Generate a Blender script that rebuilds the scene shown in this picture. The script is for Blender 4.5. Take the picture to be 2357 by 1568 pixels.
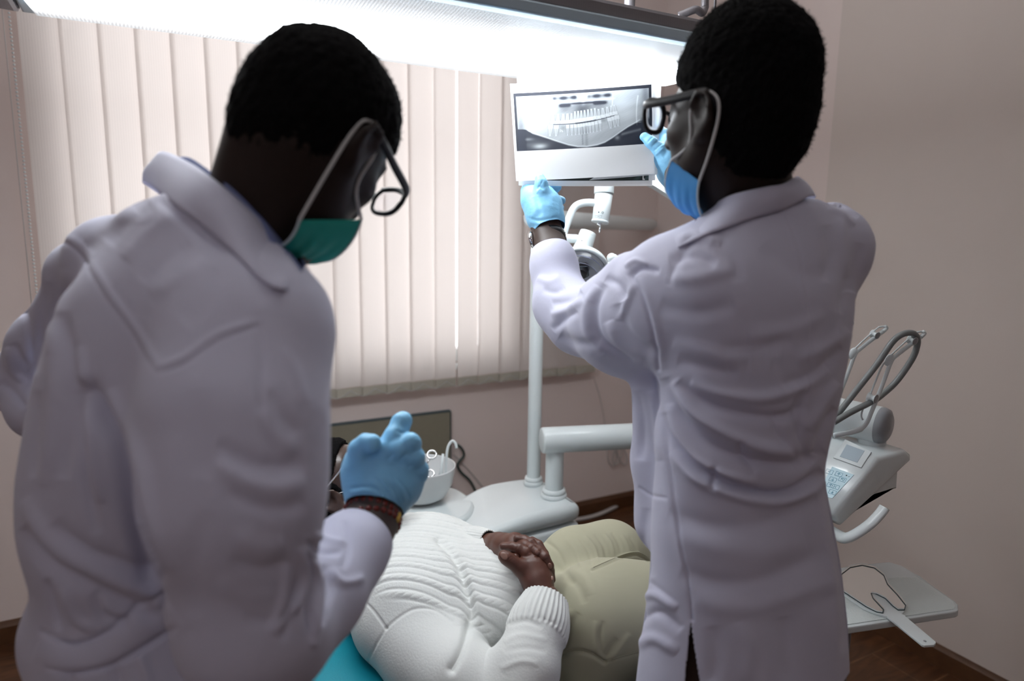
import bpy, bmesh
import numpy as np
from math import *
from mathutils import Vector, Matrix
from mathutils.bvhtree import BVHTree

for o in list(bpy.data.objects): bpy.data.objects.remove(o)
S = bpy.context.scene
COL = S.collection

# ------------------------------------------------------------------ camera
CH = 1.46; FPX = 1571.0; W_, H_ = 2357, 1568
YAW, PIT, ROL = radians(61.8), radians(9.3), radians(0.8)
FW = np.array([cos(YAW)*cos(PIT), sin(YAW)*cos(PIT), -sin(PIT)])
_r0 = np.array([sin(YAW), -cos(YAW), 0.0]); _u0 = np.cross(_r0, FW)
CR = _r0*cos(ROL)+_u0*sin(ROL); CU = _u0*cos(ROL)-_r0*sin(ROL)
CO = np.array([0, 0, CH])
HR = _r0.copy()                                   # horizontal, to the right seen from the camera
HF = np.array([cos(YAW), sin(YAW), 0.0])          # horizontal, away from the camera
UP = np.array([0, 0, 1.0])
cam = bpy.data.cameras.new('camera'); camo = bpy.data.objects.new('camera', cam); COL.objects.link(camo)
cam.sensor_width = 36; cam.lens = FPX*36/W_
camo.matrix_world = Matrix(((CR[0], CU[0], -FW[0], 0), (CR[1], CU[1], -FW[1], 0), (CR[2], CU[2], -FW[2], CH), (0, 0, 0, 1)))
cam.dof.use_dof = True; cam.dof.focus_distance = 1.42; cam.dof.aperture_fstop = 2.2
cam.clip_start = 0.02
S.camera = camo

# ------------------------------------------------------------------ world, exposure
S.view_settings.view_transform = 'Standard'; S.view_settings.look = 'None'
S.view_settings.gamma = 1; S.view_settings.use_curve_mapping = False
S.view_settings.exposure = 0.0
world = bpy.data.worlds.new('world'); S.world = world; world.use_nodes = True
bg = world.node_tree.nodes['Background']; bg.inputs[0].default_value = (1.0, 0.97, 0.95, 1); bg.inputs[1].default_value = 3.2
LAMP_POWER = 16.5; FILL_GLOW = 42.0
# unseen fill lamp, added behind the camera to lift the dim backs
al = bpy.data.lights.new('fill_light', 'AREA'); al.shape = 'RECTANGLE'; al.size = 1.6; al.size_y = 1.2; al.energy = 7.0; al.color = (0.97, 0.95, 1.0)
alo = bpy.data.objects.new('fill_light', al); COL.objects.link(alo); alo.location = (-0.9, -0.9, 2.62)

# ------------------------------------------------------------------ helpers
def ray(px, py): return FW+CR*((px-1178.5)/FPX)-CU*((py-784)/FPX)
def P(px, py, d): return CO+ray(px, py)*d
def PX(V):
    Q = np.asarray(V)-CO; d = Q@FW
    return np.stack([1178.5+FPX*(Q@CR)/d, 784-FPX*(Q@CU)/d, d], -1)
def onz(px, py, z):
    v = ray(px, py); return CO+v*((z-CH)/v[2])
def ony(px, py, y):
    v = ray(px, py); return CO+v*(y/v[1])
def nrm(v):
    v = np.asarray(v, float); return v/np.linalg.norm(v)

WL = {}                                            # world location of each object
def props(o, label=None, cat=None, group=None, kind=None):
    if label: o['label'] = label
    if cat: o['category'] = cat
    if group: o['group'] = group
    if kind: o['kind'] = kind
    return o
def place(o, loc, parent):
    loc = np.array(loc, float); WL[o.name] = loc
    if parent is not None:
        o.parent = parent; loc = loc-WL[parent.name]
    o.location = Vector(loc); COL.objects.link(o)
def thing(name, label, cat, loc, group=None):
    o = bpy.data.objects.new(name, None); o.empty_display_size = .05
    place(o, loc, None); return props(o, label, cat, group)
def mesh(name, V, Fc, mat=None, parent=None, label=None, smooth=True, col=None, uv=None):
    V = np.asarray(V, float); c = V.mean(0)
    if parent is None: c = np.array([(V[:,0].min()+V[:,0].max())/2, (V[:,1].min()+V[:,1].max())/2, V[:,2].min()])
    me = bpy.data.meshes.new(name)
    me.from_pydata((V-c).tolist(), [], [list(map(int, f)) for f in Fc]); me.update()
    if smooth: me.polygons.foreach_set('use_smooth', [True]*len(me.polygons))
    if col is not None:
        a = me.color_attributes.new('Col', 'FLOAT_COLOR', 'POINT'); a.data.foreach_set('color', np.asarray(col, np.float32).ravel())
    if uv is not None:
        l = me.uv_layers.new(name='UVMap'); li = np.zeros(len(me.loops), np.int32); me.loops.foreach_get('vertex_index', li)
        l.data.foreach_set('uv', np.asarray(uv, np.float32)[li].ravel())
    if mat is not None:
        for m in (mat if isinstance(mat, (list, tuple)) else [mat]): me.materials.append(m)
    o = bpy.data.objects.new(name, me); place(o, c, parent)
    if label: o['label'] = label
    return o
def sharp(o, deg=35):
    me = o.data; bm = bmesh.new(); bm.from_mesh(me)
    for e in bm.edges:
        if len(e.link_faces) == 2 and e.calc_face_angle(0) > radians(deg): e.smooth = False
    bm.to_mesh(me); bm.free(); return o
def join(parts):
    V = []; Fc = []; n = 0
    for v, f in parts:
        v = np.asarray(v, float); V.append(v); Fc += [[i+n for i in q] for q in f]; n += len(v)
    return np.concatenate(V), Fc
def bmout(bm):
    bm.verts.index_update(); V = np.array([v.co[:] for v in bm.verts]); Fc = [[v.index for v in f.verts] for f in bm.faces]; bm.free(); return V, Fc
def box(c, size, bev=0.0, seg=2, R=None):
    """rounded box; c centre, R rows = axes"""
    bm = bmesh.new(); bmesh.ops.create_cube(bm, size=1.0)
    for v in bm.verts: v.co = Vector((v.co.x*size[0], v.co.y*size[1], v.co.z*size[2]))
    if bev > 0: bmesh.ops.bevel(bm, geom=list(bm.edges), offset=bev, segments=seg, profile=.5, affect='EDGES')
    V, Fc = bmout(bm)
    if R is not None: V = V@np.asarray(R)
    return V+np.asarray(c, float), Fc
def basis(w, hint=UP):
    w = nrm(w); u = np.cross(hint, w)
    if np.linalg.norm(u) < 1e-4: u = np.cross([1, 0, 0], w)
    u = nrm(u); return u, np.cross(w, u), w
def crv(pts, n=8, closed=False):
    p = np.array(pts, float); m = len(p); out = []
    rng = range(m if closed else m-1)
    for i in rng:
        if closed: a, b, c, d = p[(i-1) % m], p[i], p[(i+1) % m], p[(i+2) % m]
        else: a, b, c, d = p[max(i-1, 0)], p[i], p[i+1], p[min(i+2, m-1)]
        for k in range(n):
            t = k/n; out.append(.5*((2*b)+(-a+c)*t+(2*a-5*b+4*c-d)*t*t+(-a+3*b-3*c+d)*t**3))
    if not closed: out.append(p[-1])
    return np.array(out)
def tube(pts, r, seg=12, closed=False, flat=1.0, caps=True, hint=UP):
    p = np.asarray(pts, float); n = len(p); r = np.broadcast_to(np.asarray(r, float), (n,)) if np.ndim(r) < 2 else r
    V = []; u = None
    for i in range(n):
        a = p[(i-1) % n] if (closed or i > 0) else p[i]; b = p[(i+1) % n] if (closed or i < n-1) else p[i]
        w = nrm(b-a)
        if u is None: u = basis(w, hint)[0]
        u = u-w*(u@w); u = nrm(u); v = np.cross(w, u)
        for k in range(seg):
            t = 2*pi*k/seg; V.append(p[i]+(u*cos(t)+v*sin(t)*flat)*r[i])
    Fc = []
    for i in range(n if closed else n-1):
        for k in range(seg):
            j = (i+1) % n; k2 = (k+1) % seg
            Fc.append([i*seg+k, i*seg+k2, j*seg+k2, j*seg+k])
    if not closed and caps:
        Fc.append(list(range(seg))[::-1]); Fc.append([(n-1)*seg+k for k in range(seg)])
    return np.array(V), Fc
def rtube(a, b, r, rb=None, bev=.004, seg=32, hint=UP):
    """cylinder with rounded rims"""
    a = np.asarray(a, float); b = np.asarray(b, float); rb = r if rb is None else rb; w = nrm(b-a)
    pts = [a, a, a+w*bev*.3, a+w*bev, b-w*bev, b-w*bev*.3, b, b]; rr = [1e-4, r-bev, r-bev*.3, r, rb, rb-bev*.3, rb-bev, 1e-4]
    u, v, w = basis(w, hint); V = []
    for p, q in zip(pts, rr):
        for k in range(seg):
            t = 2*pi*k/seg; V.append(p+(u*cos(t)+v*sin(t))*q)
    n = len(pts); Fc = [[i*seg+k, i*seg+(k+1) % seg, (i+1)*seg+(k+1) % seg, (i+1)*seg+k] for i in range(n-1) for k in range(seg)]
    return np.array(V), Fc
def lathe(prof, c, w=UP, seg=48, hint=np.array([1., 0, 0])):
    """prof (radius, height) pairs about axis w through c"""
    u, v, w = basis(w, hint); V = []; c = np.asarray(c, float)
    for r, h in prof:
        for k in range(seg):
            t = 2*pi*k/seg; V.append(c+w*h+(u*cos(t)+v*sin(t))*max(r, 1e-4))
    n = len(prof); Fc = [[i*seg+k, i*seg+(k+1) % seg, (i+1)*seg+(k+1) % seg, (i+1)*seg+k] for i in range(n-1) for k in range(seg)]
    return np.array(V), Fc
def sphere(c, r, R=None, seg=24, rings=14):
    bm = bmesh.new(); bmesh.ops.create_uvsphere(bm, u_segments=seg, v_segments=rings, radius=1)
    V, Fc = bmout(bm); V = V*np.asarray(r)
    if R is not None: V = V@np.asarray(R)
    return V+np.asarray(c, float), Fc
def prism(poly, ax, ay, az, org, t, bev=0.0, seg=2):
    """2D outline poly extruded by t along az"""
    bm = bmesh.new(); vs = [bm.verts.new((x, y, 0)) for x, y in poly]; f = bm.faces.new(vs)
    ex = bmesh.ops.extrude_face_region(bm, geom=[f]); 
    for g in ex['geom']:
        if isinstance(g, bmesh.types.BMVert): g.co.z += t
    bmesh.ops.recalc_face_normals(bm, faces=bm.faces)
    if bev > 0:
        es = [e for e in bm.edges if abs(e.verts[0].co.z-e.verts[1].co.z) < 1e-6]
        bmesh.ops.bevel(bm, geom=es, offset=bev, segments=seg, profile=.5, affect='EDGES')
    big = [f for f in bm.faces if len(f.verts) > 4]
    V, Fc = bmout(bm)
    return np.asarray(org)+V[:, :1]*np.asarray(ax)+V[:, 1:2]*np.asarray(ay)+V[:, 2:3]*np.asarray(az), Fc
def rrect(w, h, r, n=5, cx=0, cy=0):
    o = []
    for sx, sy, a0 in ((1, 1, 0), (-1, 1, 90), (-1, -1, 180), (1, -1, 270)):
        for k in range(n+1):
            t = radians(a0+90*k/n); o.append((cx+sx*(w/2-r)+r*cos(t), cy+sy*(h/2-r)+r*sin(t)))
    return o

# ------------------------------------------------------------------ materials
def M(name, color, rough=.5, metal=0.0, noise=None, bump=None, trans=0.0, alpha=None, coat=0.0, sheen=0.0, sss=0.0, emis=None, spec=None, ior=None):
    """noise=(scale, second colour, amount); bump=(kind, scale, strength, distance)"""
    m = bpy.data.materials.new(name); m.use_nodes = True; nt = m.node_tree; N = nt.nodes; L = nt.links
    b = N['Principled BSDF']; b.inputs['Base Color'].default_value = (*color, 1); b.inputs['Roughness'].default_value = rough
    b.inputs['Metallic'].default_value = metal
    b.inputs['Transmission Weight'].default_value = trans; b.inputs['Coat Weight'].default_value = coat
    b.inputs['Sheen Weight'].default_value = sheen
    if spec is not None: b.inputs['Specular IOR Level'].default_value = spec
    if ior: b.inputs['IOR'].default_value = ior
    if alpha is not None: b.inputs['Alpha'].default_value = alpha
    if sss: b.inputs['Subsurface Weight'].default_value = sss; b.inputs['Subsurface Scale'].default_value = .01; b.inputs['Subsurface Radius'].default_value = (1, .4, .25)
    if emis: b.inputs['Emission Color'].default_value = (*emis[0], 1); b.inputs['Emission Strength'].default_value = emis[1]
    tc = N.new('ShaderNodeTexCoord')
    if noise:
        n = N.new('ShaderNodeTexNoise'); n.inputs['Scale'].default_value = noise[0]; n.inputs['Detail'].default_value = 4
        L.new(tc.outputs['Object'], n.inputs['Vector'])
        r = N.new('ShaderNodeValToRGB'); r.color_ramp.elements[0].position = .5-noise[2]; r.color_ramp.elements[1].position = .5+noise[2]
        r.color_ramp.elements[0].color = (*color, 1); r.color_ramp.elements[1].color = (*noise[1], 1)
        L.new(n.outputs['Fac'], r.inputs['Fac']); L.new(r.outputs['Color'], b.inputs['Base Color'])
    if bump:
        kind, sc, st, dist = bump
        if kind == 'noise':
            t = N.new('ShaderNodeTexNoise'); t.inputs['Scale'].default_value = sc; t.inputs['Detail'].default_value = 5
        elif kind == 'voronoi':
            t = N.new('ShaderNodeTexVoronoi'); t.inputs['Scale'].default_value = sc
        else:
            t = N.new('ShaderNodeTexWave'); t.inputs['Scale'].default_value = sc; t.inputs['Distortion'].default_value = 1.0
            t.bands_direction = {'wavex': 'X', 'wavey': 'Y', 'wavez': 'Z'}[kind]
        L.new(tc.outputs['Object'], t.inputs['Vector'])
        bp = N.new('ShaderNodeBump'); bp.inputs['Strength'].default_value = st; bp.inputs['Distance'].default_value = dist
        L.new(t.outputs[0], bp.inputs['Height']); L.new(bp.outputs['Normal'], b.inputs['Normal'])
    return m

MT = {}
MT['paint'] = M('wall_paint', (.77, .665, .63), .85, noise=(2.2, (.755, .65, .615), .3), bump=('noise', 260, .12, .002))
MT['wall_darker'] = M('wall_right_darker', (.68, .60, .555), .85, noise=(2.2, (.665, .585, .54), .3), bump=('noise', 260, .12, .002))  # slightly darker tone for the wall part beyond the seam
MT['ceil'] = M('ceiling_paint', (.72, .68, .66), .9, bump=('noise', 90, .1, .002))
MT['plastic'] = M('white_plastic', (.72, .78, .79), .28, coat=.25, noise=(5, (.70, .76, .77), .3))
MT['enamel'] = M('white_enamel', (.70, .76, .77), .22, coat=.35, noise=(8, (.68, .74, .75), .3))
MT['greyplastic'] = M('grey_plastic', (.30, .31, .33), .35, noise=(9, (.28, .29, .31), .3))
MT['alu'] = M('grey_metal', (.25, .24, .26), .4, .6, bump=('wavex', 60, .05, .001))
MT['chrome'] = M('chrome', (.8, .8, .8), .12, 1.0, noise=(30, (.72, .73, .74), .3))
MT['black'] = M('black_plastic', (.012, .013, .016), .3, noise=(20, (.02, .02, .024), .3))
MT['rubber'] = M('grey_hose_rubber', (.20, .215, .215), .4, bump=('noise', 120, .2, .001))
MT['frost'] = M('frosted_bowl', (.78, .80, .81), .25, trans=.15, noise=(12, (.74, .76, .77), .3))
MT['clear'] = M('clear_plastic', (.93, .94, .98), .03, trans=1.0, ior=1.25, noise=(6, (.90, .92, .97), .3))
MT['clearblue'] = M('clear_bluish_plastic', (.72, .76, .98), .06, trans=.9, ior=1.3, noise=(6, (.68, .72, .95), .3))
MT['panel'] = M('olive_panel', (.27, .25, .19), .42, noise=(50, (.25, .23, .175), .3))
MT['teal'] = M('teal_vinyl', (.0, .26, .34), .38, noise=(14, (.0, .245, .325), .3), bump=('voronoi', 420, .12, .001))
MT['base'] = M('dark_wood_trim', (.075, .030, .012), .38, noise=(30, (.11, .048, .02), .25))
MT['skin'] = M('shaded_skin', (.0145, .0082, .0064), .5, noise=(60, (.019, .011, .0085), .3), bump=('noise', 500, .15, .0006), spec=.28)  # skin with the shade on the heads kept in its colour
MT['litskin'] = M('lamplit_skin', (.048, .028, .021), .5, noise=(60, (.058, .034, .026), .3), bump=('noise', 500, .15, .0006))  # same skin lightened: lamp light painted into arms and hands
MT['skin2'] = M('brown_skin', (.075, .026, .0165), .42, noise=(35, (.115, .043, .027), .22), bump=('voronoi', 750, .22, .0005), sss=.05)
MT['skin3'] = M('dark_skin_face', (.040, .021, .015), .30, noise=(60, (.055, .030, .022), .3), bump=('noise', 420, .3, .0006), spec=.6)
MT['hair'] = M('black_hair', (.0022, .002, .0023), .9, noise=(300, (.004, .0036, .004), .2), bump=('noise', 700, .6, .002), spec=.10)
MT['coat'] = M('white_coat_cloth', (.56, .565, .70), .8, sheen=.15, noise=(18, (.545, .55, .685), .3), bump=('noise', 160, .12, .0012))
MT['coatseam'] = M('white_coat_stitching', (.66, .66, .73), .8, noise=(50, (.64, .64, .71), .3))
MT['shirt'] = M('blue_shirt_cloth', (.16, .20, .40), .8, noise=(30, (.19, .23, .44), .3))
MT['pants'] = M('black_trousers', (.012, .012, .016), .8, noise=(30, (.018, .018, .022), .3))
MT['glove'] = M('blue_nitrile', (.24, .58, .86), .42, noise=(30, (.26, .60, .88), .3), bump=('noise', 120, .35, .0022), spec=.4)
MT['maskblue'] = M('blue_mask_fabric', (.05, .30, .70), .7, noise=(60, (.07, .33, .73), .3))
MT['maskgreen'] = M('green_mask_fabric', (.0, .33, .27), .7, noise=(60, (.01, .36, .30), .3))
MT['maskedge'] = M('pale_mask_edge', (.55, .64, .68), .75, noise=(60, (.5, .6, .64), .3))
MT['elastic'] = M('white_elastic', (.62, .63, .63), .8, noise=(90, (.55, .56, .56), .3))
MT['frame'] = M('black_glasses_frame', (.008, .009, .012), .42, noise=(60, (.012, .013, .016), .3), spec=.3)
MT['lens'] = M('glasses_lens', (.96, .97, 1), .02, trans=1.0, ior=1.05, noise=(6, (.95, .96, .99), .3))
MT['strap'] = M('black_leather', (.012, .014, .017), .25, bump=('voronoi', 900, .35, .0006), coat=.3)
MT['khaki'] = M('khaki_twill', (.41, .395, .285), .85, sheen=.1, noise=(14, (.385, .37, .262), .3), bump=('wavex', 260, .12, .0006))
MT['knit'] = M('plain_white_knit', (.72, .735, .715), .9, sheen=.25, noise=(20, (.70, .715, .695), .3), bump=('wavex', 110, .5, .0012))
MT['redbead'] = M('red_beads', (.13, .012, .008), .2, noise=(40, (.18, .02, .012), .3))
MT['yellowbead'] = M('yellow_beads', (.72, .46, .07), .3, noise=(40, (.78, .52, .1), .3))
MT['lcd'] = M('grey_screen', (.40, .48, .54), .15, noise=(6, (.39, .47, .53), .3))
MT['keypad'] = M('pale_blue_keypad', (.52, .72, .80), .35, noise=(20, (.50, .70, .78), .3))
MT['keyline'] = M('blue_key_outline', (.12, .40, .55), .4, noise=(20, (.1, .38, .53), .3))
MT['ink'] = M('dark_ink', (.03, .06, .07), .5, noise=(20, (.04, .07, .08), .3))
MT['mirror'] = M('mirror_glass', (.86, .87, .86), .02, 1.0, noise=(4, (.85, .86, .85), .3))
MT['matt'] = M('white_tray_mat', (.70, .76, .75), .55, noise=(10, (.68, .74, .73), .3), bump=('voronoi', 260, .7, .0012))
MT['darkglass'] = M('dark_glossy_glass', (.02, .03, .035), .05, noise=(9, (.03, .04, .045), .3))
MT['nail'] = M('fingernail', (.20, .105, .080), .3, noise=(60, (.23, .12, .09), .3))
MT['cord'] = M('pale_cord', (.55, .52, .50), .5, noise=(30, (.50, .47, .45), .3))
MT['darkcord'] = M('dark_green_cord', (.02, .05, .045), .4, noise=(30, (.03, .06, .055), .3))

def coords_tex(nt, kind='Object'):
    t = nt.nodes.new('ShaderNodeTexCoord'); return t.outputs[kind]

# wood floor
m = bpy.data.materials.new('wood_floor'); m.use_nodes = True; nt = m.node_tree; N = nt.nodes; L = nt.links; b = N['Principled BSDF']
geo = N.new('ShaderNodeNewGeometry'); mp = N.new('ShaderNodeMapping'); L.new(geo.outputs['Position'], mp.inputs['Vector'])
br = N.new('ShaderNodeTexBrick'); br.inputs['Scale'].default_value = 1; br.inputs['Brick Width'].default_value = .62; br.inputs['Row Height'].default_value = .19
br.inputs['Mortar Size'].default_value = .0022; br.inputs['Color1'].default_value = (.115, .046, .018, 1); br.inputs['Color2'].default_value = (.082, .032, .013, 1); br.inputs['Mortar'].default_value = (.20, .10, .05, 1)
L.new(mp.outputs[0], br.inputs['Vector'])
mp2 = N.new('ShaderNodeMapping'); mp2.inputs['Scale'].default_value = (2.2, 11, 1); L.new(geo.outputs['Position'], mp2.inputs['Vector'])
nz = N.new('ShaderNodeTexNoise'); nz.inputs['Scale'].default_value = 1.6; nz.inputs['Detail'].default_value = 7; nz.inputs['Distortion'].default_value = 2.5; L.new(mp2.outputs[0], nz.inputs['Vector'])
rp = N.new('ShaderNodeValToRGB'); rp.color_ramp.elements[0].position = .3; rp.color_ramp.elements[1].position = .7; rp.color_ramp.elements[0].color = (.45, .45, .45, 1); rp.color_ramp.elements[1].color = (1.25, 1.25, 1.25, 1)
L.new(nz.outputs['Fac'], rp.inputs['Fac'])
mx = N.new('ShaderNodeMixRGB'); mx.blend_type = 'MULTIPLY'; mx.inputs[0].default_value = 1; L.new(br.outputs['Color'], mx.inputs[1]); L.new(rp.outputs['Color'], mx.inputs[2]); L.new(mx.outputs[0], b.inputs['Base Color'])
b.inputs['Roughness'].default_value = .34
MT['floor'] = m
# vertical blind fabric: thin, lets daylight through, woven stripes
def blind_mat(name, c, trans):
    m = bpy.data.materials.new(name); m.use_nodes = True; nt = m.node_tree; N = nt.nodes; L = nt.links; N.remove(N['Principled BSDF']); out = N['Material Output']
    d = N.new('ShaderNodeBsdfDiffuse'); t = N.new('ShaderNodeBsdfTranslucent'); mx = N.new('ShaderNodeMixShader'); mx.inputs[0].default_value = trans
    geo = N.new('ShaderNodeNewGeometry'); w = N.new('ShaderNodeTexWave'); w.bands_direction = 'X'; w.inputs['Scale'].default_value = 42; w.inputs['Distortion'].default_value = .3
    L.new(geo.outputs['Position'], w.inputs['Vector']); r = N.new('ShaderNodeValToRGB')
    r.color_ramp.elements[0].color = (c[0]*.93, c[1]*.93, c[2]*.93, 1); r.color_ramp.elements[1].color = (*c, 1)
    L.new(w.outputs['Fac'], r.inputs['Fac']); L.new(r.outputs['Color'], d.inputs['Color']); L.new(r.outputs['Color'], t.inputs['Color'])
    L.new(d.outputs[0], mx.inputs[1]); L.new(t.outputs[0], mx.inputs[2]); L.new(mx.outputs[0], out.inputs[0]); return m
MT['blind'] = blind_mat('blind_fabric', (.82, .765, .735), .40)
MT['blindw'] = blind_mat('blind_weight_pocket', (.50, .47, .40), .05)
# ribbed lamp diffuser: bright over the tubes, dimmer towards both long edges
def diffuser_mat():
    m = bpy.data.materials.new('ribbed_diffuser'); m.use_nodes = True; nt = m.node_tree; N = nt.nodes; L = nt.links; b = N['Principled BSDF']
    uv = N.new('ShaderNodeUVMap'); sx = N.new('ShaderNodeSeparateXYZ'); L.new(uv.outputs[0], sx.inputs[0])
    r = N.new('ShaderNodeValToRGB'); e = r.color_ramp.elements; e[0].position = 0; e[0].color = (.024, .028, .030, 1); e[1].position = 1; e[1].color = (.026, .031, .034, 1)
    for p, v in ((.10, .033), (.20, .060), (.30, .35), (.38, 1.0), (.64, 1.0), (.74, .50), (.83, .075), (.90, .036)):
        q = e.new(p); q.color = (v*.96, v, v*1.03, 1)
    L.new(sx.outputs['Y'], r.inputs['Fac'])
    w = N.new('ShaderNodeTexWave'); w.bands_direction = 'X'; w.inputs['Scale'].default_value = 52; L.new(uv.outputs[0], w.inputs['Vector'])
    mr = N.new('ShaderNodeMapRange'); mr.inputs[3].default_value = .70; mr.inputs[4].default_value = 1.20; L.new(w.outputs['Fac'], mr.inputs[0])
    ml = N.new('ShaderNodeMath'); ml.operation = 'MULTIPLY'; ml.inputs[1].default_value = LAMP_POWER; L.new(mr.outputs[0], ml.inputs[0])
    L.new(r.outputs['Color'], b.inputs['Emission Color']); L.new(ml.outputs[0], b.inputs['Emission Strength'])
    b.inputs['Base Color'].default_value = (.7, .74, .76, 1); b.inputs['Roughness'].default_value = .3
    return m
MT['diffuser'] = diffuser_mat()
# print: colours computed per vertex of the sheet
def print_mat(name='printed_sheet', printed=True):
    """paper: light passes through, ink colours it"""
    m = bpy.data.materials.new(name); m.use_nodes = True; nt = m.node_tree; b = nt.nodes['Principled BSDF']; b.inputs['Roughness'].default_value = .6
    t = nt.nodes.new('ShaderNodeBsdfTranslucent'); mx = nt.nodes.new('ShaderNodeMixShader'); mx.inputs[0].default_value = .48
    if printed:
        a = nt.nodes.new('ShaderNodeVertexColor'); a.layer_name = 'Col'; out = a.outputs[0]
    else:
        n = nt.nodes.new('ShaderNodeTexNoise'); n.inputs['Scale'].default_value = 12; r = nt.nodes.new('ShaderNodeValToRGB'); r.color_ramp.elements[0].color = (.92, .935, .95, 1); r.color_ramp.elements[1].color = (.93, .945, .96, 1); nt.links.new(n.outputs[0], r.inputs[0]); out = r.outputs[0]
    nt.links.new(out, b.inputs['Base Color']); nt.links.new(out, t.inputs['Color']); nt.links.new(b.outputs[0], mx.inputs[1]); nt.links.new(t.outputs[0], mx.inputs[2]); nt.links.new(mx.outputs[0], nt.nodes['Material Output'].inputs[0]); return m
MT['sheet'] = print_mat('white_paper', False)
MT['print'] = print_mat()
# cable knit: ribs and cables run along U, repeat across V
def knit_mat():
    m = bpy.data.materials.new('cable_knit'); m.use_nodes = True; nt = m.node_tree; N = nt.nodes; L = nt.links; b = N['Principled BSDF']
    a = N.new('ShaderNodeVertexColor'); a.layer_name = 'Col'
    b.inputs['Base Color'].default_value = (.70, .715, .695, 1); b.inputs['Roughness'].default_value = .9; b.inputs['Sheen Weight'].default_value = .25
    L.new(a.outputs[0], b.inputs['Base Color'])
    tc = N.new('ShaderNodeTexCoord'); n = N.new('ShaderNodeTexNoise'); n.inputs['Scale'].default_value = 260; L.new(tc.outputs['Object'], n.inputs['Vector'])
    bp = N.new('ShaderNodeBump'); bp.inputs['Strength'].default_value = .45; bp.inputs['Distance'].default_value = .0012; L.new(n.outputs[0], bp.inputs['Height']); L.new(bp.outputs[0], b.inputs['Normal']); return m
MT['cable'] = knit_mat()

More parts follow.
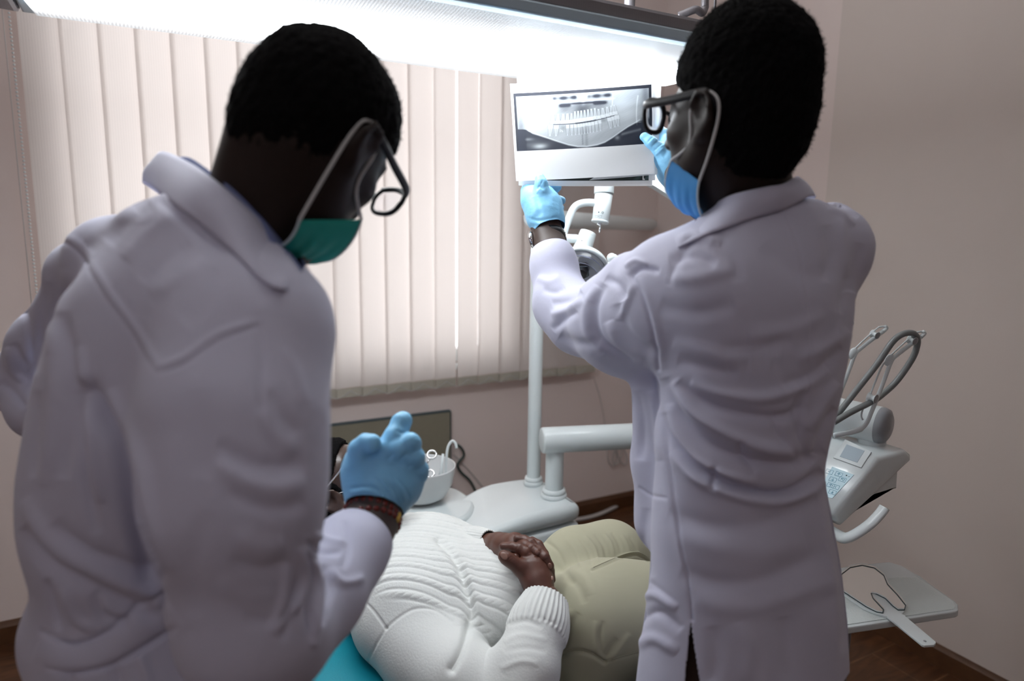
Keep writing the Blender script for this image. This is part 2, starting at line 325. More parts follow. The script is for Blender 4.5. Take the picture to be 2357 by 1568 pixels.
# ------------------------------------------------------------------ volumes: smooth-blended shapes turned into one surface
def smin(a, b, k):
    if k <= 0: return np.minimum(a, b)
    h = np.maximum(k-np.abs(a-b), 0)/k; return np.minimum(a, b)-h*h*k*.25
class Vol:
    def __init__(s, lo, hi, h):
        s.ax = [np.arange(lo[i], hi[i]+h, h).astype(np.float32) for i in range(3)]; s.h = h
        s.D = np.full([len(a) for a in s.ax], .5, np.float32)
    def sub(s, lo, hi):
        sl = []; c = []
        for i in range(3):
            a = max(int(np.searchsorted(s.ax[i], lo[i]))-1, 0); b = min(int(np.searchsorted(s.ax[i], hi[i]))+1, len(s.ax[i]))
            if b <= a: return None, None
            sl.append(slice(a, b)); c.append(s.ax[i][a:b])
        return tuple(sl), (c[0][:, None, None], c[1][None, :, None], c[2][None, None, :])
    def put(s, sl, d, k, cut):
        if cut: s.D[sl] = -smin(-s.D[sl], d, k)
        else: s.D[sl] = smin(s.D[sl], d, k)
    def cap(s, a, b, ra, rb=None, k=.02, cut=False):
        rb = ra if rb is None else rb; a = np.asarray(a, float); b = np.asarray(b, float); m = max(ra, rb)+k+.03
        sl, (X, Y, Z) = s.sub(np.minimum(a, b)-m, np.maximum(a, b)+m)
        if sl is None: return
        ba = b-a; L2 = max(ba@ba, 1e-9)
        t = np.clip(((X-a[0])*ba[0]+(Y-a[1])*ba[1]+(Z-a[2])*ba[2])/L2, 0, 1)
        d = np.sqrt((X-a[0]-t*ba[0])**2+(Y-a[1]-t*ba[1])**2+(Z-a[2]-t*ba[2])**2)-(ra+(rb-ra)*t)
        s.put(sl, d.astype(np.float32), k, cut)
    def chain(s, pts, rr, k=.02, k0=None):
        for i in range(len(pts)-1): s.cap(pts[i], pts[i+1], rr[i], rr[i+1], k if (i or k0 is None) else k0)
    def ell(s, c, r, R=None, k=.02, cut=False, clip=None):
        c = np.asarray(c, float); r = np.asarray(r, float); R = np.eye(3) if R is None else np.asarray(R)
        e = np.sqrt(((R*r[:, None])**2).sum(0))+k+.03
        sl, g = s.sub(c-e, c+e)
        if sl is None: return
        X, Y, Z = g; x, y, z = X-c[0], Y-c[1], Z-c[2]
        q = [(x*R[i, 0]+y*R[i, 1]+z*R[i, 2]) for i in range(3)]
        k0 = np.sqrt(sum((q[i]/r[i])**2 for i in range(3))); k1 = np.sqrt(sum((q[i]/r[i]**2)**2 for i in range(3)))+1e-6
        d = k0*(k0-1)/k1
        if clip is not None:
            for n_, o_ in clip: d = np.maximum(d, x*n_[0]+y*n_[1]+z*n_[2]-o_)
        s.put(sl, d.astype(np.float32), k, cut)
    def stack(s, st, w, u, k=.03, e=2.0):
        """stations (centre, a, b): sections across axis w, half-width a along u, half-depth b along w x u"""
        w = nrm(w); u = nrm(np.asarray(u)-w*(np.asarray(u)@w)); v = np.cross(w, u)
        C = np.array([q[0] for q in st]); T = C@w; o = np.argsort(T); T = T[o]; C = C[o]; A = np.array([q[1] for q in st])[o]; B = np.array([q[2] for q in st])[o]
        m = max(A.max(), B.max())+.06; sl, (X, Y, Z) = s.sub(C.min(0)-m, C.max(0)+m)
        t = X*w[0]+Y*w[1]+Z*w[2]; tt = np.clip(t, T[0], T[-1])
        # smooth interpolation of the sections
        tf = np.linspace(T[0], T[-1], 200)
        def ip(vals):
            y = np.interp(tf, T, vals); n_ = 13; y2 = np.convolve(np.pad(y, n_, mode='edge'), np.ones(n_)/n_, 'same')[n_:-n_]; return np.interp(tt, tf, y2)
        cu = ip(C@u); cv = ip(C@v); a = ip(A); b = ip(B)
        x = (X*u[0]+Y*u[1]+Z*u[2])-cu; y = (X*v[0]+Y*v[1]+Z*v[2])-cv
        k0 = ((np.abs(x)/a)**e+(np.abs(y)/b)**e)**(1/e)+1e-6; d2 = (k0-1)*np.minimum(a, b)*.5*(1+np.sqrt(x*x+y*y)/(k0*np.minimum(a, b)))*.8
        dz = np.abs(t-tt); d = np.where(dz > 0, np.sqrt(np.maximum(d2, 0)**2+dz**2)+np.minimum(d2, 0)*0, d2)
        s.put(sl, d.astype(np.float32), k, False)
    def mesh(s, smooth=1):
        D = s.D; D[0], D[-1] = .1, .1; D[:, 0], D[:, -1] = .1, .1; D[:, :, 0], D[:, :, -1] = .1, .1
        I = D < 0; n = np.array(D.shape)-1
        cnt = np.zeros(n, np.int8)
        for i in (0, 1):
            for j in (0, 1):
                for k in (0, 1): cnt += I[i:n[0]+i, j:n[1]+j, k:n[2]+k]
        act = np.argwhere((cnt > 0) & (cnt < 8)); idx = -np.ones(n, np.int64); idx[tuple(act.T)] = np.arange(len(act))
        P0 = np.zeros((len(act), 3)); w = np.zeros(len(act)); cs = [(i, j, k) for i in (0, 1) for j in (0, 1) for k in (0, 1)]
        val = {c: D[act[:, 0]+c[0], act[:, 1]+c[1], act[:, 2]+c[2]].astype(float) for c in cs}
        for c in cs:
            for ax in range(3):
                if c[ax]: continue
                c2 = list(c); c2[ax] = 1; c2 = tuple(c2); a, b = val[c], val[c2]; m = (a < 0) != (b < 0); t = np.where(m, a/np.where(m, a-b, 1), 0)
                p = np.tile(np.array(c, float), (len(act), 1)); p[:, ax] += t; P0[m] += p[m]; w[m] += 1
        P0 /= w[:, None]; h = s.h; V = np.stack([s.ax[i][0]+(act[:, i]+P0[:, i])*h for i in range(3)], 1)
        Q = []
        for ax in range(3):
            a1, a2 = [(1, 2), (2, 0), (0, 1)][ax]
            sl0 = [slice(1, n[i]) for i in range(3)]; sl1 = list(sl0); sl0[ax] = slice(0, n[ax]); sl1[ax] = slice(1, n[ax]+1)
            A = I[tuple(sl0)]; B = I[tuple(sl1)]; ch = np.argwhere(A != B)
            if not len(ch): continue
            inside = A[tuple(ch.T)]; base = ch+1; base[:, ax] -= 1
            def g(d1, d2):
                q = base.copy(); q[:, a1] -= d1; q[:, a2] -= d2; return idx[tuple(q.T)]
            f = np.stack([g(1, 1), g(0, 1), g(0, 0), g(1, 0)], 1); f[~inside] = f[~inside][:, ::-1]; Q.append(f)
        Fq = np.concatenate(Q)
        for _ in range(smooth):
            s_ = np.zeros_like(V); c_ = np.zeros(len(V))
            for a, b in ((0, 1), (1, 2), (2, 3), (3, 0)):
                for x, y in ((a, b), (b, a)):
                    for j in range(3): s_[:, j] += np.bincount(Fq[:, x], V[Fq[:, y], j], len(V))
                    c_ += np.bincount(Fq[:, x], minlength=len(V))
            V = V*.4+.6*s_/c_[:, None]
        return V, Fq
def normals(V, Fq):
    n = np.cross(V[Fq[:, 2]]-V[Fq[:, 0]], V[Fq[:, 3]]-V[Fq[:, 1]]); N = np.zeros_like(V)
    for k in range(4):
        for j in range(3): N[:, j] += np.bincount(Fq[:, k], n[:, j], len(V))
    return N/np.maximum(np.linalg.norm(N, axis=1), 1e-12)[:, None]
def segdist(p, pts):
    """signed distance in 2D of points p to polyline pts, and the position along it 0..1"""
    best = np.full(len(p), 1e9); sg = np.zeros(len(p)); al = np.zeros(len(p)); L = 0; tot = sum(np.linalg.norm(pts[i+1]-pts[i]) for i in range(len(pts)-1))
    for i in range(len(pts)-1):
        a, b = pts[i], pts[i+1]; ba = b-a; l = np.linalg.norm(ba)
        t = np.clip(((p-a)@ba)/(l*l), 0, 1); q = p-a-t[:, None]*ba; d = np.hypot(q[:, 0], q[:, 1]); m = d < best
        best[m] = d[m]; sg[m] = np.sign(ba[0]*q[m, 1]-ba[1]*q[m, 0]); al[m] = (L+t[m]*l)/tot; L += l
    return best, sg, al
def folds(V, N, lines):
    """press fold lines into cloth. line = (points, width, height in mm[, 'step'])"""
    px = PX(V); face = (N*(V-CO)).sum(1) < 0; add = np.zeros(len(V))
    for ln in lines:
        pts = crv([(x, y, 0) for x, y in ln[0]], 6)[:, :2]; w = ln[1]; h = ln[2]/1000.
        lo = pts.min(0)-4*w; hi = pts.max(0)+4*w
        m = np.where(face & (px[:, 0] > lo[0]) & (px[:, 0] < hi[0]) & (px[:, 1] > lo[1]) & (px[:, 1] < hi[1]))[0]
        if not len(m): continue
        d, sg, al = segdist(px[m, :2], pts); fade = np.clip(np.minimum(al, 1-al)*5, 0, 1)**.5
        if len(ln) > 3 and ln[3] == 'step': g = sg*(d/w)*np.exp(-(d/w)**2)*1.6*fade
        elif len(ln) > 3 and ln[3] == 'full': g = np.exp(-(d/w)**2)
        else: g = np.exp(-(d/w)**2)*fade
        add[m] += h*g
    return V+N*add[:, None]
def fnoise(V, sc, seed=1, n=10, stretch=(1, 1, 1)):
    rs = np.random.RandomState(seed); out = np.zeros(len(V)); Q = V*np.array(stretch)
    for i in range(n):
        k = rs.normal(size=3); k = k/np.linalg.norm(k)*sc*rs.uniform(.6, 1.6); out += np.sin(Q@k+rs.uniform(0, 6.28)+1.2*np.sin(Q@(np.roll(k, 1)*.7)+i))
    return out/n*1.6
def cutmesh(V, Fq, keep):
    """keep faces whose centre passes the test, drop loose vertices"""
    c = V[Fq].mean(1); k = keep(c); F2 = Fq[k]; u = np.unique(F2); mp = -np.ones(len(V), int); mp[u] = np.arange(len(u)); return V[u], mp[F2]
def trim(V, Fq, planes):
    """clean cuts. plane = (point, normal, radius): removes what lies on the normal's side within radius of the point"""
    bm = bmesh.new(); vs = [bm.verts.new(v) for v in V.tolist()]
    for f in Fq.tolist(): bm.faces.new([vs[i] for i in f])
    bm.verts.index_update()
    for p, n, rad in planes:
        p = np.asarray(p, float); n = nrm(n)
        fs = [f for f in bm.faces if (Vector(p)-f.calc_center_median()).length < rad]
        es = set(e for f in fs for e in f.edges); vv = set(v for f in fs for v in f.verts)
        bmesh.ops.bisect_plane(bm, geom=list(vv)+list(es)+fs, plane_co=Vector(p), plane_no=Vector(n), dist=1e-6)
        rm = [f for f in bm.faces if (Vector(p)-f.calc_center_median()).length < rad+.004 and (f.calc_center_median()-Vector(p)).dot(Vector(n)) > 1e-5]
        bmesh.ops.delete(bm, geom=rm, context='FACES')
    bmesh.ops.delete(bm, geom=[v for v in bm.verts if not v.link_faces], context='VERTS')
    return bmout(bm)
def bvh(V, Fq): return BVHTree.FromPolygons([tuple(v) for v in np.asarray(V).tolist()], [list(map(int, f)) for f in Fq])
def snap(tree, px, py, d, off=.002):
    """the point of the surface behind an image position, lifted by off; d where nothing is met"""
    r_ = nrm(ray(px, py)); h = tree.ray_cast(Vector(CO), Vector(r_))
    if h[0] is None: return P(px, py, d)
    return np.array(h[0])-r_*off
def shell(o, t, off=0):
    m = o.modifiers.new('thickness', 'SOLIDIFY'); m.thickness = t; m.offset = off; return o
def ribbon(top, bot, n=8, rows=6, bulge=0.0, bdir=None):
    """strip between two curves"""
    a = crv(top, n); b = crv(bot, n); m = len(a); V = []
    for j in range(rows+1):
        t = j/rows
        for i in range(m):
            p = a[i]*(1-t)+b[i]*t
            if bulge: p = p+np.asarray(bdir[i] if np.ndim(bdir) > 1 else bdir)*bulge*sin(pi*t)
            V.append(p)
    Fc = [[j*m+i, j*m+i+1, (j+1)*m+i+1, (j+1)*m+i] for j in range(rows) for i in range(m-1)]
    return np.array(V), Fc
# ================================================================== THE ROOM
YW, XR, XL, YB, ZC = 2.77, 2.315, -2.3, -1.9, 2.72
WX0, WX1, WZ0, WZ1 = -.27, 1.50, .86, 2.34
def struct(name, parts, mat, smooth=False, label=None):
    V, Fc = join(parts); o = mesh(name, V, Fc, mat, smooth=smooth, label=label); o['kind'] = 'structure'; return o
def bx(x0, x1, y0, y1, z0, z1, bev=0): return box(((x0+x1)/2, (y0+y1)/2, (z0+z1)/2), (x1-x0, y1-y0, z1-z0), bev)
struct('floor', [bx(XL-.2, XR+.2, YB-.2, YW+.2, -.1, 0)], MT['floor'])
struct('ceiling', [bx(XL-.2, XR+.2, YB-.2, YW+.2, ZC, ZC+.1)], MT['ceil'])
struct('wall_left', [bx(XL, WX0, YW, YW+.2, 0, ZC), bx(WX1, XR+.2, YW, YW+.2, 0, ZC), bx(WX0, WX1, YW, YW+.2, 0, WZ0), bx(WX0, WX1, YW, YW+.2, WZ1, ZC)], MT['paint'])
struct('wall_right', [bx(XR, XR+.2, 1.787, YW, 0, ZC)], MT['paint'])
struct('wall_right_front', [bx(XR-.004, XR+.2, YB, 1.787, 0, ZC)], MT['wall_darker'])
struct('wall_back', [bx(XL-.2, XL, YB-.2, YW+.2, 0, ZC)], MT['paint'])
struct('wall_front', [bx(XL, XR+.2, YB-.2, YB, 0, ZC)], MT['paint'])
def skirt(name, a, b, inward):
    a = np.array(a, float); b = np.array(b, float); w = b-a; L = np.linalg.norm(w); w /= L
    poly = [(0, 0), (.016, 0), (.016, .062), (.011, .070), (.007, .078), (0, .080)]
    V, Fc = prism(poly, inward, UP, w, a, L); o = mesh(name, V, Fc, MT['base'], smooth=False); o['kind'] = 'structure'
skirt('baseboard_left', (XL, YW, 0), (XR, YW, 0), (0, -1, 0))
skirt('baseboard_right', (XR, YB, 0), (XR, YW-.02, 0), (-1, 0, 0))
# window in the wall behind the blind
wf = []
yy = YW+.07
for x in (WX0+.03, (WX0+WX1)/2, WX1-.03): wf.append(bx(x-.03, x+.03, yy-.03, yy+.03, WZ0, WZ1, .006))
for z in (WZ0+.03, WZ1-.03): wf.append(bx(WX0+.06, WX1-.06, yy-.03, yy+.03, z-.03, z+.03, .006))
V, Fc = join(wf); w1 = mesh('window_1', V, Fc, MT['plastic'], smooth=False); w1['kind'] = 'structure'
V, Fc = join([bx(WX0+.06, (WX0+WX1)/2-.03, yy-.003, yy+.003, WZ0+.06, WZ1-.06), bx((WX0+WX1)/2+.03, WX1-.06, yy-.003, yy+.003, WZ0+.06, WZ1-.06)])
mesh('glass_pane', V, Fc, MT['lens'], w1, smooth=False)
V, Fc = bx(WX0-.02, WX1+.02, YW-.02, YW+.035, WZ0-.025, WZ0, .006); mesh('window_sill', V, Fc, MT['plastic'], w1, smooth=False)

# vertical blind
vb = thing('vertical_blind', 'pale fabric vertical blind covering the window on the left wall', 'blind', (.79, 2.70, .77))
V, Fc = bx(-.33, 1.91, 2.665, 2.735, 2.36, 2.40, .004); mesh('headrail', V, Fc, MT['plastic'], vb, smooth=False)
x = -.300; i = 0; rs = np.random.RandomState(3)
while x < 1.86:
    w = .117; ang = radians(7+rs.uniform(-1.2, 1.2)); pitch = .105
    if 1.13 < x+pitch < 1.36: w = .1035; ang = radians(5)
    c = np.array([x+pitch/2+.004, 2.70, 0]); n = 9; zs = np.linspace(.812, 2.36, 2); V = []
    for z in zs:
        for k in range(n+1):
            t = k/n-.5; V.append([c[0]+t*w*cos(ang), c[1]+t*w*sin(ang)+.006*(1-4*t*t), z])
    Fc = [[k, k+1, n+2+k, n+1+k] for k in range(n)]
    sl = mesh('slat', V, Fc, MT['blind'], vb)
    p = box((c[0], c[1]-.002, .792), (w*.965, .005, .038), .0015, R=[[cos(ang), sin(ang), 0], [-sin(ang), cos(ang), 0], [0, 0, 1]])
    mesh('weight_pocket', p[0], p[1], MT['blindw'], sl, smooth=False)
    if x+pitch < 1.85:
        a = np.array([c[0], 2.692, .800]); b = a+np.array([pitch, 0, 0]); pts = crv([a, (a+b)/2-np.array([0, .004, .026]), b], 6)
        t = tube(pts, .0011, 5); mesh('spacer_chain', t[0], t[1], MT['elastic'], sl)
    x += pitch; i += 1
# bead chain at the left edge
bd = []
for k in range(150):
    z = 2.34-k*.0115
    if z < .9: break
    bd.append(sphere((-.318, 2.675, z), .0036, seg=8, rings=5))
V, Fc = join(bd); mesh('bead_chain', V, Fc, MT['plastic'], vb)['kind'] = 'stuff'
t = tube([(-.335, 2.68, 2.36), (-.335, 2.68, .9)], .0016, 6); mesh('pull_cord', t[0], t[1], MT['cord'], vb)

# flat wall heater
hp = thing('wall_heater', 'flat olive-grey heating panel mounted low on the left wall under the blind', 'heater', (.70, 2.75, .12))
V, Fc = bx(.22, 1.16, 2.738, 2.762, .13, .648, .003); mesh('heating_panel', V, Fc, MT['panel'], hp, smooth=False)
V, Fc = join([bx(.216, 1.164, 2.736, 2.764, .648, .653, .001), bx(1.16, 1.1645, 2.736, 2.764, .126, .65, .001)]); mesh('panel_trim', V, Fc, MT['ink'], hp, smooth=False)
for xb in (.30, 1.04):
    V, Fc = bx(xb, xb+.04, 2.76, 2.772, .2, .6); mesh('wall_bracket', V, Fc, MT['alu'], hp, smooth=False)

# cables near the wall
yv = 2.752
def wallpts(l, y=yv): return [ony(a, b, y) for a, b in l]
def cable(name, pts, r, mat, label, cat='cable', seg=8):
    t = tube(crv(pts, 8), r, seg); o = mesh(name, t[0], t[1], mat); props(o, label, cat); return o
cable('black_cable', wallpts([(1046, 1020), (1062, 1032), (1068, 1048), (1058, 1062), (1053, 1072), (1062, 1088), (1080, 1105), (1092, 1125), (1098, 1150), (1100, 1200)]), .006, MT['darkcord'], 'thick dark green cable hanging beside the olive heating panel')
cable('thin_cable', wallpts([(1044, 1046), (1060, 1062), (1090, 1095), (1125, 1140), (1150, 1180)], 2.765), .0025, MT['cord'], 'thin pale cable running down the wall right of the heating panel')
cable('hanging_cord', wallpts([(1366, 868), (1378, 905), (1388, 950), (1396, 1000), (1405, 1030)]), .0022, MT['cord'], 'thin grey cord hanging from the right end of the blind', 'cord')
lp = []
for (cx, rx, ry, a) in ((1408, 11, 24, .1), (1421, 9, 22, -.2), (1432, 10, 22, .25)):
    lp.append(tube([ony(cx+rx*cos(t)+ry*sin(t)*a, 1048+ry*sin(t), 2.745) for t in np.linspace(0, 2*pi, 24, endpoint=False)], .0032, 6, closed=True))
lp.append(tube([ony(1415, 1024, 2.745), ony(1428, 1030, 2.745)], .006, 8))
V, Fc = join(lp); props(mesh('coiled_cord', V, Fc, MT['cord']), 'small bundle of pale cord coiled against the wall below the thick white arm', 'cord')
hz = .012
cable('floor_hose', [onz(x, y, hz) for x, y in [(1290, 1199), (1320, 1197), (1352, 1192), (1385, 1182), (1420, 1165), (1445, 1150), (1470, 1133)]]+[np.array([2.20, 2.60, .03])], .0105, MT['cord'], 'pale hose curving over the wooden floor behind the dental unit', 'hose')

# suspended lamp
ZL = 1.825; LS = (ZL-CH)/.60; yf, yn, xl, xr = 2.533*LS, 1.785*LS, -.27*LS, 1.93*LS
out = [(xl, yn), (xr-.10, yn)]
for k in range(1, 9):
    t = radians(-90+90*k/8); out.append((xr-.10+.10*cos(t), yn+.10+.10*sin(t)))
for k in range(1, 15):
    t = k/14; out.append((xr+(-.60*LS)*t**1.7, yf-.42*LS+.42*LS*sin(t*pi/2)))
out.append((xl, yf)); out = out[::1]
def inset(poly, d):
    p = np.array(poly); n = len(p); q = []
    for i in range(n):
        a, b = nrm(p[i]-p[i-1]), nrm(p[(i+1) % n]-p[i]); na, nb = np.array([-a[1], a[0]]), np.array([-b[1], b[0]]); m = nrm(na+nb); q.append(p[i]+m*d/max(m@na, .4))
    return [tuple(x) for x in q]
lt = thing('ceiling_lamp', 'long bright suspended lamp with a ribbed glowing diffuser in front of the blind', 'lamp', (.50, 1.31, ZL))
X, Y, Z = np.eye(3)
rim = prism(out, X, Y, Z, (0, 0, ZL), .022, .004); mesh('light_rim', *rim, M('lamp_rim', (.42, .52, .58), .3, .3, noise=(9, (.40, .50, .56), .3)), lt, smooth=False)
hs = prism(inset(out, .02), X, Y, Z, (0, 0, ZL+.022), .034, .008); mesh('housing', *hs, MT['alu'], lt, smooth=False)
ec = prism([(xl-.12, yn+.10), (xl-.075, yn+.02), (xl-.002, yn), (xl-.002, yf), (xl-.075, yf-.02), (xl-.12, yf-.10)], X, Y, Z, (0, 0, ZL-.002), .06, .008); mesh('end_cap', *ec, MT['alu'], lt, smooth=False)
up_ = bx(.12, .88, yn+.12, yf-.12, ZL+.0565, ZL+.0595); mesh('added_fill_panel', *up_, M('added_fill_glow', (.8, .8, .8), .5, noise=(5, (.78, .79, .8), .3), emis=((.93, .97, 1.0), FILL_GLOW)), lt, smooth=False)  # unseen glowing panel, added to brighten the walls via the ceiling
# diffuser: shallow curved sheet following the outline
pin = np.array(inset(out, .012)); nx, ny = 70, 26; V = []; UVs = []
xs = np.linspace(xl+.004, pin[:, 0].max()-.001, nx)
def span(xx):
    ys = []
    for i in range(len(pin)):
        a, b = pin[i], pin[(i+1) % len(pin)]
        if (a[0]-xx)*(b[0]-xx) <= 0 and abs(a[0]-b[0]) > 1e-9: ys.append(a[1]+(b[1]-a[1])*(xx-a[0])/(b[0]-a[0]))
    return (min(ys), max(ys)) if ys else (yn+.1, yn+.1)
for xx in xs:
    y0, y1 = span(xx)
    for j in range(ny):
        t = j/(ny-1); yv_ = y0+(y1-y0)*t; V.append([xx, yv_, ZL-.002-.016*sin(pi*(yv_-yn)/(yf-yn))**.7]); UVs.append([xx-xl, (yv_-yn)/(yf-yn)])
Fc = [[i*ny+j, i*ny+j+1, (i+1)*ny+j+1, (i+1)*ny+j] for i in range(nx-1) for j in range(ny-1)]
mesh('diffuser', V, Fc, MT['diffuser'], lt, uv=UVs)
for xx, yyy in ((.05, 1.30), (.98, 1.30)):
    t = rtube((xx, yyy, ZL+.08), (xx, yyy, ZC), .012, seg=16); mesh('suspension_rod', *t, MT['alu'], lt)
q = onz(1562, 37, ZL+.09); r1 = onz(1600, 22, ZL+.10); r2 = ray(1621, 22); r2 = CO+r2*((r1[1]-CO[1])/r2[1])
t = tube(crv([q, r1, r2, r2+np.array([0, 0, .10]), np.array([r2[0], r2[1], ZC])], 6), .008, 10); mesh('power_cable', *t, MT['alu'], lt)
r3 = r2+np.array([.03, 0, 0]); t = rtube(np.array([r3[0], r3[1], ZL+.08]), np.array([r3[0], r3[1], ZC]), .003, bev=.001, seg=8); mesh('steel_wire', *t, MT['alu'], lt)
# ================================================================== THE DENTAL UNIT
du = thing('dental_unit', 'white dental unit with two upright columns, a glass bowl and a cabinet beside the patient', 'dental unit', (.88, 1.72, 0))
zt = .66
# cabinet: plan outline with a rounded nose towards the patient
plan = [(1.095, 1.625), (1.095, 1.80), (1.07, 1.845), (.92, 1.86), (.80, 1.82), (.70, 1.73), (.645, 1.66), (.64, 1.61), (.67, 1.575), (.80, 1.572), (.95, 1.578), (1.07, 1.588)]
pc = [tuple(v[:2]) for v in crv([(a, b, 0) for a, b in plan], 4, closed=True)]
V, Fc = prism(pc, X, Y, Z, (0, 0, 0), .60, .012); mesh('cabinet', V, Fc, MT['enamel'], du)
# lid: same outline, top slopes down to the nose
V, Fc = prism(pc, X, Y, Z, (0, 0, .604), .056, .022, 4); V = V.copy(); m = V[:, 2] > .62
V[m, 2] -= np.clip((.93-V[m, 0])/.30, 0, 1)**1.3*.045*(V[m, 2]-.62)/.04
mesh('cabinet_lid', V, Fc, MT['enamel'], du)
A0 = np.array([1.047, 1.795, 0]); B0 = np.array([1.053, 1.68, 0])
def ring(c, r, h): return lathe([(r*.9, 0), (r, .002), (r, h*.5), (r*.96, h), (r*.8, h+.001), (.001, h+.001)], c, seg=40)
V, Fc = rtube(A0+Z*.64, A0+Z*(ony(1245, 503, A0[1])[2]-.035), .0215); pole = mesh('lamp_column', V, Fc, MT['plastic'], du)
V, Fc = join([ring(A0+Z*.655, .031, .014), ring(A0+Z*.669, .028, .012)]); mesh('column_collar', V, Fc, MT['plastic'], pole)
ca = P(1272, 1003, 2.10); zc = ca[2]
V, Fc = rtube(B0+Z*.64, B0+Z*zc, .0275); p2 = mesh('arm_column', V, Fc, MT['plastic'], du)
V, Fc = join([ring(B0+Z*.655, .040, .013), ring(B0+Z*.668, .036, .014)]); mesh('column_collar', V, Fc, MT['plastic'], p2)
# thick horizontal arm to the right, second arm back towards the console
e0 = np.array([B0[0], B0[1], zc+.004])+np.array([-.045, .006, 0]); e1 = onz(1700, 992, zc+.004)
V, Fc = rtube(e0, e1, .039, bev=.006, seg=40); mesh('swing_arm', V, Fc, MT['plastic'], du)

# spittoon arm, bowl, taps
zb = .60
sp_ = [onz(x, y, zb+.045) for x, y in [(1092, 1150), (1090, 1175), (1060, 1195), (1015, 1197), (985, 1210), (930, 1215), (890, 1195), (885, 1165), (930, 1140), (990, 1128), (1045, 1120)]]
pc = [tuple(v[:2]) for v in crv([(a[0], a[1], 0) for a in sp_], 5, closed=True)]
V, Fc = prism(pc, X, Y, Z, (0, 0, zb), .045, .017, 4); arm = mesh('bowl_shelf', V, Fc, MT['enamel'], du)
jc = onz(1052, 1170, zb); V, Fc = rtube(jc+Z*-.10, jc+Z*.012, .052, bev=.01); mesh('shelf_pivot', V, Fc, MT['greyplastic'], du)
V, Fc = rtube(jc+Z*-.55, jc+Z*-.09, .030, bev=.01); mesh('drain_pipe', V, Fc, MT['plastic'], du)
bc = onz(968, 1150, zb+.045)
prof = [(.018, 0), (.052, .002), (.078, .018), (.096, .052), (.106, .105), (.1065, .108), (.104, .109), (.1025, .105), (.092, .054), (.072, .024), (.045, .012), (.001, .010)]
V, Fc = lathe(prof, bc, seg=56); bowl = mesh('spittoon_bowl', V, Fc, MT['frost'], du)
def at_z(px, py, z): return onz(px, py, z)
dB = PX([bc])[0][2]
# curved rinse tap and short filler tube
w = [P(x, y, dB-.01) for x, y in [(1025, 1098), (1027, 1060), (1031, 1030), (1040, 1016), (1048, 1020), (1051, 1032)]]
V, Fc = tube(crv(w, 6), .0042, 12); mesh('rinse_tap', V, Fc, MT['plastic'], du)
w = [P(1014, 1104, dB-.03), P(1016, 1080, dB-.03), P(1020, 1045, dB-.03)]
V, Fc = tube(w, [.011, .0048, .0042], 14); mesh('cup_filler', V, Fc, MT['plastic'], du)
V, Fc = lathe([(.001, .0), (.030, .0), (.028, .006), (.012, .012), (.001, .013)], P(1012, 1106, dB-.03)-Z*.004, seg=30); mesh('tap_base', V, Fc, MT['plastic'], du)

# scissor-like forceps with two finger rings standing in the bowl
fr = thing('forceps', 'chrome forceps with two finger rings leaning in the frosted bowl', 'forceps', P(970, 1090, dB-.05))
def fring(px, py, rx, ry):
    c = P(px, py, dB-.07); pts = [c+CR*rx*cos(t)/FPX*dB+(CU*.8+HF*.6)*ry*sin(t)/FPX*dB for t in np.linspace(0, 2*pi, 28, endpoint=False)]
    return tube(pts, .0028, 8, closed=True, flat=1.8)
V, Fc = fring(994, 1047, 10, 9); mesh('finger_ring', V, Fc, MT['chrome'], fr)
V, Fc = fring(990, 1091, 9, 8); mesh('finger_ring', V, Fc, MT['chrome'], fr)
V, Fc = join([tube([P(990, 1056, dB-.07), P(976, 1078, dB-.06), P(960, 1098, dB-.05), P(948, 1110, dB-.05)], [.0026, .0022, .002, .001], 8), tube([P(981, 1086, dB-.07), P(972, 1083, dB-.06), P(958, 1100, dB-.05), P(946, 1114, dB-.05)], [.0026, .0022, .002, .001], 8)])
mesh('forceps_shank', V, Fc, MT['chrome'], fr)

# operating lamp on its arm
DL = 1.72
ol = thing('operating_light', 'white dental operating light with clear domed shield and two round-ended handles', 'dental lamp', P(1350, 620, DL))
zat = ony(1245, 503, A0[1])[2]; AT = np.array([A0[0], A0[1], zat])
hb = onz(1640, 524, zat)
V, Fc = rtube(AT+HR*-.02, hb, .030, bev=.006); mesh('lamp_arm', V, Fc, MT['plastic'], ol)
# sloping flat arm coming down from behind the sheets
a = P(1392, 395, DL+.02); b2 = P(1640, 505, 1.62)
poly = [(1396, 330), (1516, 402), (1612, 478), (1640, 505), (1612, 500), (1560, 462), (1506, 428), (1396, 380)]
V, Fc = prism([(p-1500, -(q-430)) for p, q in poly], CR*DL/FPX, CU*DL/FPX, FW, P(1500, 430, DL+.04), .03, .004); mesh('spring_arm', V, Fc, MT['plastic'], ol, smooth=False)
def PL(x, y, d=DL): return P(x, y, d)
ax = nrm(PL(1384, 500)-PL(1392, 400))
V, Fc = rtube(PL(1393, 380), PL(1390, 447), .0250, bev=.002); mesh('vertical_hub', V, Fc, MT['plastic'], ol)
V, Fc = rtube(PL(1390, 447), PL(1382, 509), .0225, .0212, bev=.003); hub = mesh('switch_housing', V, Fc, MT['plastic'], ol)
V, Fc = rtube(PL(1382, 508), PL(1381, 513), .0222, bev=.001); mesh('housing_lip', V, Fc, MT['plastic'], ol)
dF = DL-.024
ic = []
def mark(x, y, r, thin=None):
    c = P(x, y, dF)
    if thin is None: ic.append(sphere(c, r*DL/FPX, seg=10, rings=6))
    else: ic.append(tube([c+(CR*cos(t)+CU*sin(t))*r*DL/FPX for t in np.linspace(0, 2*pi, 14, endpoint=False)], thin*DL/FPX, 5, closed=True))
mark(1378, 488.5, 1.7); mark(1387, 489.5, 1.9, .5)
